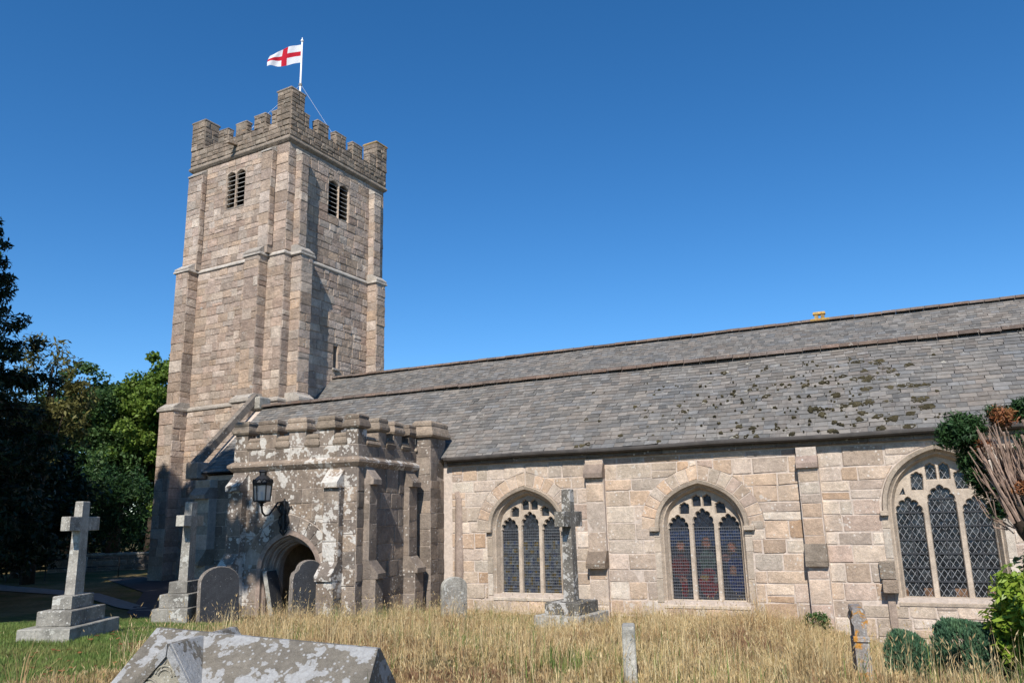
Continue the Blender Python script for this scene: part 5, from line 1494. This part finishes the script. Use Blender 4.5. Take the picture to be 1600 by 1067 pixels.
for i, (x, y, r, h) in enumerate(((-60, 26, 5, 6.5), (-63, 34, 5, 7), (-62, 43, 5, 7), (-57, 52, 5, 7.5), (-50, 30.5, 3, 4.5), (-70, 48, 6, 9))):
    tree('laurel_thicket', ('dark thicket filling the gap low behind the yew', 'dark thicket behind the boundary wall, left of the lime trunk', 'dark thicket behind the lime trunk', 'dark thicket low behind the bright tree', 'low dark bush just behind the boundary wall', 'farthest tall thicket behind the limes')[i], 'bush', (x, y, -.2),
         [(0, 0, h*.5, r, r, h*.55), (r*.5, r*.6, h*.35, r*.8, r*.8, h*.4), (-r*.5, -r*.6, h*.35, r*.8, r*.8, h*.4)], 60, .42, M['yew'], 80+i, .2, .5, .0, (.6, 1.2), 130, limbs=6)
# trees left of the view that throw the shade across path, tower foot and porch
for i, (x, y, r, z0, z1) in enumerate(((-14.3, 1.8, 2.9, 16.0, 20.5), (-17.6, 4.4, 3.2, 6.5, 17), (-22.0, 7.4, 3.4, 4.5, 18), (-33.5, 12.0, 4.2, 4, 17), (-38, 17.5, 4.5, 3, 17), (-26.0, 9.2, 2.6, 12, 20.6))):
    zc = (z0+z1)/2
    tree('lime_tree', ('tall bare-stemmed lime beyond the left edge, nearest the camera', 'tall lime beyond the left edge behind the first cross', 'tall lime beyond the left edge beside the yew', 'broad lime beyond the left edge past the yew', 'farthest broad lime beyond the left edge', 'tallest lime beyond the left edge, between the yew and the camera')[i], 'tree',
         (x, y, gz(x, y)), [(0, 0, zc+(z1-z0)*.15, r, r, (z1-z0)*.36), (.2, .2, zc-(z1-z0)*.15, r*.95, r*.95, (z1-z0)*.34)]+([(2.75, 1.9, 12.4, .4, .7, .7)] if i == 0 else []), 60, .42, M['lime'], 60+i, .4, .7, .0, (.6, 1.2), 150, 'limes shading the path')

def irish_yew():
    rs = np.random.default_rng(77); rng = random.Random(77)
    T = thing('irish_yew', (2.35, 8.95, gz(2.35, 8.95)), 0, 'hard-pruned Irish yew with bare cut stubs leaning into the right edge', 'tree')
    g = gz(2.35, 8.95)
    W2 = lambda x, z, y=8.65: Vector((x-2.35, y-8.95, z-g))
    b = MB()
    # stems fanning up from a leaning trunk
    b.tube([(0, 0, -.3), W2(1.85, 1.3, 8.8), W2(1.32, 1.95), W2(1.12, 2.25), W2(.95, 2.62)], [.19, .16, .13, .10, .05], 8)
    b.tube([W2(1.7, 1.5, 8.8), W2(1.42, 2.2), W2(1.3, 2.9), W2(1.25, 3.3)], [.16, .12, .07, .03], 7)
    b.tube([(0, 0, 0), W2(2.1, 2.0, 8.9), W2(1.8, 3.0, 8.8), W2(1.7, 3.6, 8.8)], [.15, .12, .08, .04], 7)
    b.build('trunk', M['bark'], T, smooth=True)
    for i in range(90):
        t = rng.random()
        root = W2(.98+.42*t, 2.42+.28*t+rng.uniform(-.15, .1), 8.62+rng.uniform(-.12, .12))
        tip = W2(.72+.62*t+rng.uniform(-.05, .08), 3.08+.12*t+rng.uniform(-.14, .1), 8.5+rng.uniform(-.15, .15))
        tip = root.lerp(tip, rng.uniform(.75, 1.05))
        m = root.lerp(tip, .5)+Vector((rng.uniform(-.05, .03), 0, rng.uniform(-.04, .02)))
        r = rng.choice((.003, .004, .005, .006, .008, .014))
        s = MB(); s.tube([root, m, tip], [r*1.15, r, r*.8], 5)
        for q in range(2 if r < .012 else 1):
            e0 = root.lerp(m, rng.uniform(.4, 1)); dv = (tip-root)*rng.uniform(.2, .45)
            e1 = e0+dv+Vector((rng.uniform(-.07, .05), rng.uniform(-.05, .05), rng.uniform(-.02, .04))); s.tube([e0, e0.lerp(e1, .5)+Vector((-.01, 0, .01)), e1], [r*.55, r*.45, r*.3], 4)
        s.build('cut_branch', M['stub_wood'], T)
    for i in range(16):
        root = W2(1.05+rng.uniform(-.1, .1), 2.3+rng.uniform(-.1, .4)); tip = root+Vector((rng.uniform(-.26, -.08), rng.uniform(-.2, .0), rng.uniform(.1, .4)))
        s = MB(); s.tube([root, root.lerp(tip, .5)+Vector((-.04, 0, -.04)), tip], [.008, .006, .005], 4); s.build('cut_branch', M['stub_wood'], T)
    def clumps(spec, per, size, mat, nm, asp=.22):
        cs = []; rd = []
        for x, z, y, rx, rz, n in spec:
            for i in range(n):
                d = rs.normal(size=3); d /= np.linalg.norm(d); q = rs.random()**.4
                p = W2(x+d[0]*rx*q, z+d[2]*rz*q, y+d[1]*rx*q); cs.append(np.array(p)); rd.append(rs.uniform(.05, .11))
        V, F, Tt = leaves(rs, cs, rd, per, size, asp, -.9, .6)
        arrays(nm, V, [F], Tt, mat, T)
    clumps([(.68, 3.15, 8.6, .13, .16, 70), (.56, 3.12, 8.6, .06, .10, 18), (.80, 3.18, 8.6, .08, .12, 22), (.76, 2.85, 8.68, .10, .16, 42), (.84, 2.68, 8.7, .09, .13, 30), (.92, 2.42, 8.7, .06, .08, 12), (1.00, 3.30, 8.7, .05, .1, 10), (1.20, 3.32, 8.7, .08, .10, 20), (1.22, 2.9, 8.75, .14, .25, 70), (1.18, 2.55, 8.7, .12, .2, 50), (1.22, 2.25, 8.66, .12, .16, 40), (1.5, 2.45, 8.8, .26, .6, 150), (2.0, 2.2, 9.0, .45, .6, 200), (2.4, 1.9, 9.0, .55, .8, 220)], 46, .062, M['yew_bright'], 'crown')
    clumps([(1.05, 3.27, 8.62, .06, .09, 16), (1.12, 2.63, 8.55, .07, .05, 12), (.86, 3.0, 8.5, .03, .03, 3)], 46, .055, M['dead_yew'], 'dead_foliage')
irish_yew()
def shrub(name, label, cat, loc, spec, per, size, mat, seed, asp, droop, cl, group=None, outward=.5, bark='bark'):
    rs = np.random.default_rng(seed)
    T = thing(name, loc, 0, label, cat, group)
    cs = []; rd = []
    for x, y, z, r, rz, n in spec:
        for i in range(n):
            d = rs.normal(size=3); d /= np.linalg.norm(d); q = rs.uniform(.55, 1.0)**.6
            cs.append((x+d[0]*r*q, y+d[1]*r*q, max(z+d[2]*rz*q, .03))); rd.append(rs.uniform(*cl))
    b = MB()
    for c in cs[::max(len(cs)//22, 1)]: b.tube([(0, 0, -.1), (c[0]*.4, c[1]*.4, c[2]*.55), c], [.018, .012, .005], 4)
    b.build('stem', M[bark], T)
    V, F, Tt = leaves(rs, cs, rd, per, size, asp, droop, outward)
    arrays('foliage', V, [F], Tt, mat, T)
shrub('garden_shrub', 'leafy yellow green shrub at the right edge under the last window', 'shrub', (1.55, 11.5, gz(1.55, 11.5)), [(0, 0, .85, .62, .62, 150), (-.15, -.1, 1.15, .45, .45, 70), (.1, 0, .35, .6, .4, 50)], 24, .115, M['bright_shrub'], 5, .38, .15, (.08, .17))
shrub('laurel_shrub', 'dark glossy-leaved shrub just above the yellow green one', 'shrub', (2.05, 12.2, gz(2.05, 12.2)), [(0, 0, 1.5, .6, .55, 80), (-.32, -.2, 1.65, .25, .2, 20)], 12, .12, M['dark_shrub'], 6, .4, .1, (.1, .2))
def clipped_conifer(label, x, y, w, d, h, seed, lean=0.0):
    """dense upright sprays over a rounded block"""
    rs = np.random.default_rng(seed); n = int(9000*w*h/.25)
    T = thing('conifer_shrub', (x, y, gz(x, y)-.05), 0, label, 'shrub')
    t = rs.normal(size=(n, 3)); t[:, 2] = np.abs(t[:, 2]); t /= (np.abs(t)**4.5).sum(1, keepdims=True)**(1/4.5)
    plume = 1+.13*np.sin(t[:, 0]*5+seed*2)*np.abs(t[:, 2])+.10*np.sin(t[:, 0]*17+t[:, 1]*9+seed)+.07*np.sin(t[:, 0]*31-t[:, 1]*23)
    r = rs.uniform(.80, 1.0, n)*plume
    P = np.stack([t[:, 0]*w/2*r, t[:, 1]*d/2*r, t[:, 2]*h*(.9+.1*r)*(1+lean*t[:, 0])+rs.normal(0, .012, n)], 1)
    up = np.stack([t[:, 0]*.35, t[:, 1]*.35, np.ones(n)], 1)+rs.normal(0, .22, (n, 3)); up /= np.linalg.norm(up, axis=1)[:, None]
    sd = np.cross(up, rs.normal(size=(n, 3))); sd /= np.linalg.norm(sd, axis=1)[:, None]
    L = rs.uniform(.03, .075, (n, 1)); ww = L*.17
    V = np.stack([P-up*L*.4, P+sd*ww, P+up*L*.6, P-sd*ww], 1).reshape(-1, 3)
    tone = np.clip(.5+.5*np.sin(t[:, 0]*14+seed)*.5+rs.normal(0, .25, n), 0, 1)
    Tt = np.repeat(np.stack([tone, rs.random(n), rs.random(n)], 1), 4, 0)
    arrays('foliage', V, [np.arange(len(V)).reshape(-1, 4)], Tt, M['blue_conifer'], T)
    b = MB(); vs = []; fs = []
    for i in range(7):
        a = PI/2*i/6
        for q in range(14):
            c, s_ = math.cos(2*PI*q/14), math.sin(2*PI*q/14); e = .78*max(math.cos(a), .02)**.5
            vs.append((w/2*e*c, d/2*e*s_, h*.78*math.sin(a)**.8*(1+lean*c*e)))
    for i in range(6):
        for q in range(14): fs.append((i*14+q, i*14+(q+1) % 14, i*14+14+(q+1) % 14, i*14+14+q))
    b.add(vs, fs, (0, 0, 0)); b.build('shade_core', M['dark_shrub'], T)  # solid dark core blocks see-through, shade between sprays put into its colour
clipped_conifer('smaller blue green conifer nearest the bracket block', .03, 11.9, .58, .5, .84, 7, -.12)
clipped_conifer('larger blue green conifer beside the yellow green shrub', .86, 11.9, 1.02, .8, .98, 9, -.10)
shrub('weed_clump', 'green weeds growing against the foot of the wall buttress', 'plant', (-1.75, 18.9, gz(-1.75, 18.9)), [(0, 0, .16, .32, .2, 26)], 26, .10, M['lime'], 15, .4, -.3, (.06, .12))

# ------------------------------------------------------------------ grass
def inview(P, m=.22):
    iv = np.array(S.camera.matrix_world.inverted()); q = P @ iv[:3, :3].T+iv[:3, 3]
    z = -q[:, 2]; x, y = q[:, 0]/np.maximum(z, .01), q[:, 1]/np.maximum(z, .01)
    return (z > 1) & (np.abs(x) < .656+m) & (y > -.438-.3) & (y < .3)
def fnoise(x, y, s, ph): return .5+.5*np.sin(x*s+ph+1.7*np.sin(y*s*.7+ph*2))*np.cos(y*s*1.1-ph+1.3*np.sin(x*s*.6))
cp, sp = math.cos(R(5.03)), math.sin(R(5.03))
def blocked(x, y):
    u = (x+11.47)*cp+(y-15.57)*sp; v = -(x+11.47)*sp+(y-15.57)*cp
    p = (u > -3.7) & (u < .3) & (v > -.05) | (y > 19.35) & (x > -21)
    a = R(15.5); tx = (x+5.49)*math.cos(a)+(y-5.99)*math.sin(a); ty = -(x+5.49)*math.sin(a)+(y-5.99)*math.cos(a)
    p |= (np.abs(tx) < 1.25) & (np.abs(ty) < .62)
    for cx, cy, w, l, rz in ((-11.77, 8.66, .8, 1.5, 25), (-14.45, 13.35, .8, 1.6, 25), (-5.88, 15.05, 1.0, 1.25, -6)):
        c, s = math.cos(R(rz)), math.sin(R(rz)); a1 = (x-cx)*c+(y-cy)*s; b1 = -(x-cx)*s+(y-cy)*c
        p |= (np.abs(a1) < w/2) & (np.abs(b1) < l/2)
    return p
TUFT = [(float(a), float(b), float(c)) for a, b, c in np.random.default_rng(4).uniform([-13, 6.5, .15], [2, 18.5, .5], (90, 3))]
def tufts(x, y):
    g = np.zeros(len(x))
    for a, b, c in TUFT: g = np.maximum(g, np.exp(-((x-a)**2+(y-b)**2)/(c*c*.5)))
    return g
def lawn_mask(x, y): return np.clip((-x-7.7-.42*(y-6.0)+.5*np.sin(y*2.1)), 0, 1)      # 1 on the mown lawn at the left
def blades(n, region, hfun, wid, seed, keep, name, mat, label=None, seeds=0.0, bend=.35, tone=None, tuft=0):
    rs = np.random.default_rng(seed)
    x = rs.uniform(region[0], region[1], n); y = rs.uniform(region[2], region[3], n)
    th = np.ones(n); ang = rs.random(n)*2*PI; tt = np.zeros(n)
    if tuft:       # blades spring from tufts and splay outwards
        m = n//tuft
        cx = np.repeat(rs.uniform(region[0], region[1], m), tuft); cy = np.repeat(rs.uniform(region[2], region[3], m), tuft)
        n = m*tuft; ang = rs.random(n)*2*PI; rad = np.abs(rs.normal(0, .055, n))
        x = cx+np.cos(ang)*rad; y = cy+np.sin(ang)*rad
        th = np.repeat(rs.gamma(6, 1/6, m), tuft)*(1.1-1.5*np.minimum(rad, .2)); tt = np.repeat(rs.normal(0, .2, m), tuft)
        ang = ang+rs.normal(0, .5, n)
    k = keep(x, y, rs) & ~blocked(x, y)
    x, y, th, ang, tt = x[k], y[k], th[k], ang[k], tt[k]
    z = np.array([gz(a, b) for a, b in zip(x, y)])
    P = np.stack([x, y, z], 1); k = inview(P); x, y, z, P, th, a, tt = x[k], y[k], z[k], P[k], th[k], ang[k], tt[k]
    n = len(x); h = (hfun(x, y, rs)*th)[:, None]
    d = np.stack([np.cos(a), np.sin(a), np.zeros(n)], 1)
    lean = rs.random((n, 1))**1.5*bend*2.0
    wd = wid*rs.uniform(.6, 1.4, (n, 1))
    # blades turn their flat towards a random side, biased to the viewer
    s = np.stack([-d[:, 1], d[:, 0], np.zeros(n)], 1)
    up = np.array([0, 0, 1.0])
    p0 = P-up*.03; p1 = P+up*h*.55+d*h*lean*.35; p2 = P+up*h*(1-.3*lean)+d*h*lean
    V = np.stack([p0-s*wd/2, p0+s*wd/2, p1+s*wd*.42, p1-s*wd*.42, p2], 1).reshape(-1, 3)
    i = np.arange(n)*5
    F4 = np.stack([i, i+1, i+2, i+3], 1); F3 = np.stack([i+3, i+2, i+4], 1)
    tn = (tone(x, y, rs) if tone else rs.random(n))+tt
    T = np.repeat(np.stack([np.clip(tn, 0, 1), rs.random(n), rs.random(n)], 1), 5, 0)
    Fs = [F4, F3]
    if seeds:
        m = rs.random(n) < seeds; q = p2[m]; c = len(q); dd = d[m]; ss = s[m]; L = (.03+.045*rs.random((c, 1))); ww = .0035+.0045*rs.random((c, 1))
        ax = up*.8+dd*.5
        U = np.stack([q-ax*L*.4, q+ss*ww, q+ax*L*.7, q-ss*ww, q-ax*L*.4, q+dd*ww, q+ax*L*.7, q-dd*ww], 1).reshape(-1, 3)
        o = len(V); j = o+np.arange(c)*8
        V = np.concatenate([V, U]); T = np.concatenate([T, np.repeat(np.stack([.35+.4*rs.random(c), rs.random(c)*.7, rs.random(c)], 1), 8, 0)])
        Fs[0] = np.concatenate([F4, np.stack([j, j+1, j+2, j+3], 1), np.stack([j+4, j+5, j+6, j+7], 1)])
    o = arrays(name, V, Fs, T, mat); o['kind'] = 'stuff'
    return o
def greenness(x, y):
    g = np.exp(-((x+10.4)**2/1.5+(y-14.6)**2/1.2))+np.exp(-((x+7.6)**2/.9+(y-16.4)**2/.8))*.9+np.exp(-((x+5.6)**2/.35+(y-9.9)**2/.4))*.8+np.exp(-((x+3.6)**2/.25+(y-8.8)**2/.3))*.8
    g += np.exp(-((x-.9)**2/1.3+(y-10.4)**2/1.9))*1.2
    g += .35*np.clip(fnoise(x, y, 1.4, 4.4)-.62, 0, 1)*2
    return np.clip(g, 0, 1)
def hdry(x, y, rs):
    c = fnoise(x, y, 2.6, .4)*.6+fnoise(x, y, 6.1, 2.0)*.4
    big = fnoise(x, y, .9, 2.2)
    h = (.05+.17*c)*(.55+.95*big**1.3)
    h *= np.where((x > -.6) & (y < 13), .55, 1.0)
    h *= 1+.75*np.exp(-((x+3.6)**2/3.5+(y-16.5)**2/6))
    h *= 1+.35*np.exp(-((x+1.95)**2/1.0+(y-12.2)**2/1.0))
    h *= np.where((x > -7.4) & (x < -3.2) & (y < 8.8), .4, 1.0)
    h *= 1-.75*lawn_mask(x, y)
    h *= 1+.9*tufts(x, y)
    h *= np.where(y > 15.5, .75, 1.0)
    return h*rs.uniform(.55, 1.2, len(x))
blades(700000, (-15.5, 4.5, 4.6, 19.35), hdry, .0052, 1, lambda x, y, rs: (rs.random(len(x)) > .975*lawn_mask(x, y)) & (rs.random(len(x)) > .65*greenness(x, y)), 'dry_grass', M['straw'], seeds=.12, tone=lambda x, y, rs: fnoise(x, y, 1.3, 1.1)*.5+rs.random(len(x))*.5-.75*np.exp(-((x+1.95)**2/.9+(y-12.2)**2/.9))-.6*np.exp(-((x+4.2)**2/.6+(y-7.9)**2/.5)), bend=.5, tuft=34)
blades(9000, (-14, 1.0, 6.5, 19), lambda x, y, rs: rs.uniform(.28, .75, len(x))*np.where(rs.random(len(x)) < .8, .72, 1.0), .0042, 2, lambda x, y, rs: lawn_mask(x, y) < .9, 'tall_grass_stalks', M['straw'], seeds=.8, bend=.55, tone=lambda x, y, rs: .45+rs.random(len(x))*.4)
blades(150000, (-17, 2.6, 5.0, 19), lambda x, y, rs: np.where(lawn_mask(x, y) > .3, .05, .2)*rs.uniform(.5, 1.3, len(x)), .007, 3, lambda x, y, rs: rs.random(len(x)) < np.maximum(lawn_mask(x, y)*.9, greenness(x, y)*.75)+.05, 'green_grass', M['green_grass'], tuft=20, tone=lambda x, y, rs: fnoise(x, y, 1.3, .3)*.5+rs.random(len(x))*.5)
blades(230000, (-17, -7.4, 4.6, 13), lambda x, y, rs: .055*rs.uniform(.5, 1.5, len(x)), .0055, 13, lambda x, y, rs: rs.random(len(x)) < lawn_mask(x, y), 'lawn_grass', M['green_grass'], tone=lambda x, y, rs: fnoise(x, y, 1.6, .9)*.7+rs.random(len(x))*.45)
def fallen():
    rs = np.random.default_rng(9); b = MB()
    for i in range(70):
        x, y = rs.uniform(-12.5, -7.5), rs.uniform(5.8, 9.5)
        if lawn_mask(np.array([x]), np.array([y]))[0] < .2: continue
        z = gz(x, y)+.045; a = rs.random()*6; r = rs.uniform(.03, .055)
        b.add([(x+r*math.cos(a+q)*(1 if k % 2 else .6), y+r*math.sin(a+q), z+rs.uniform(0, .025)) for k, q in enumerate((0, 1.2, 2.3, 3.4, 4.6))], [(0, 1, 2, 3, 4)])
    o = b.build('fallen_leaves', M['dead_yew'], None, fixn=False); o['kind'] = 'stuff'
fallen()
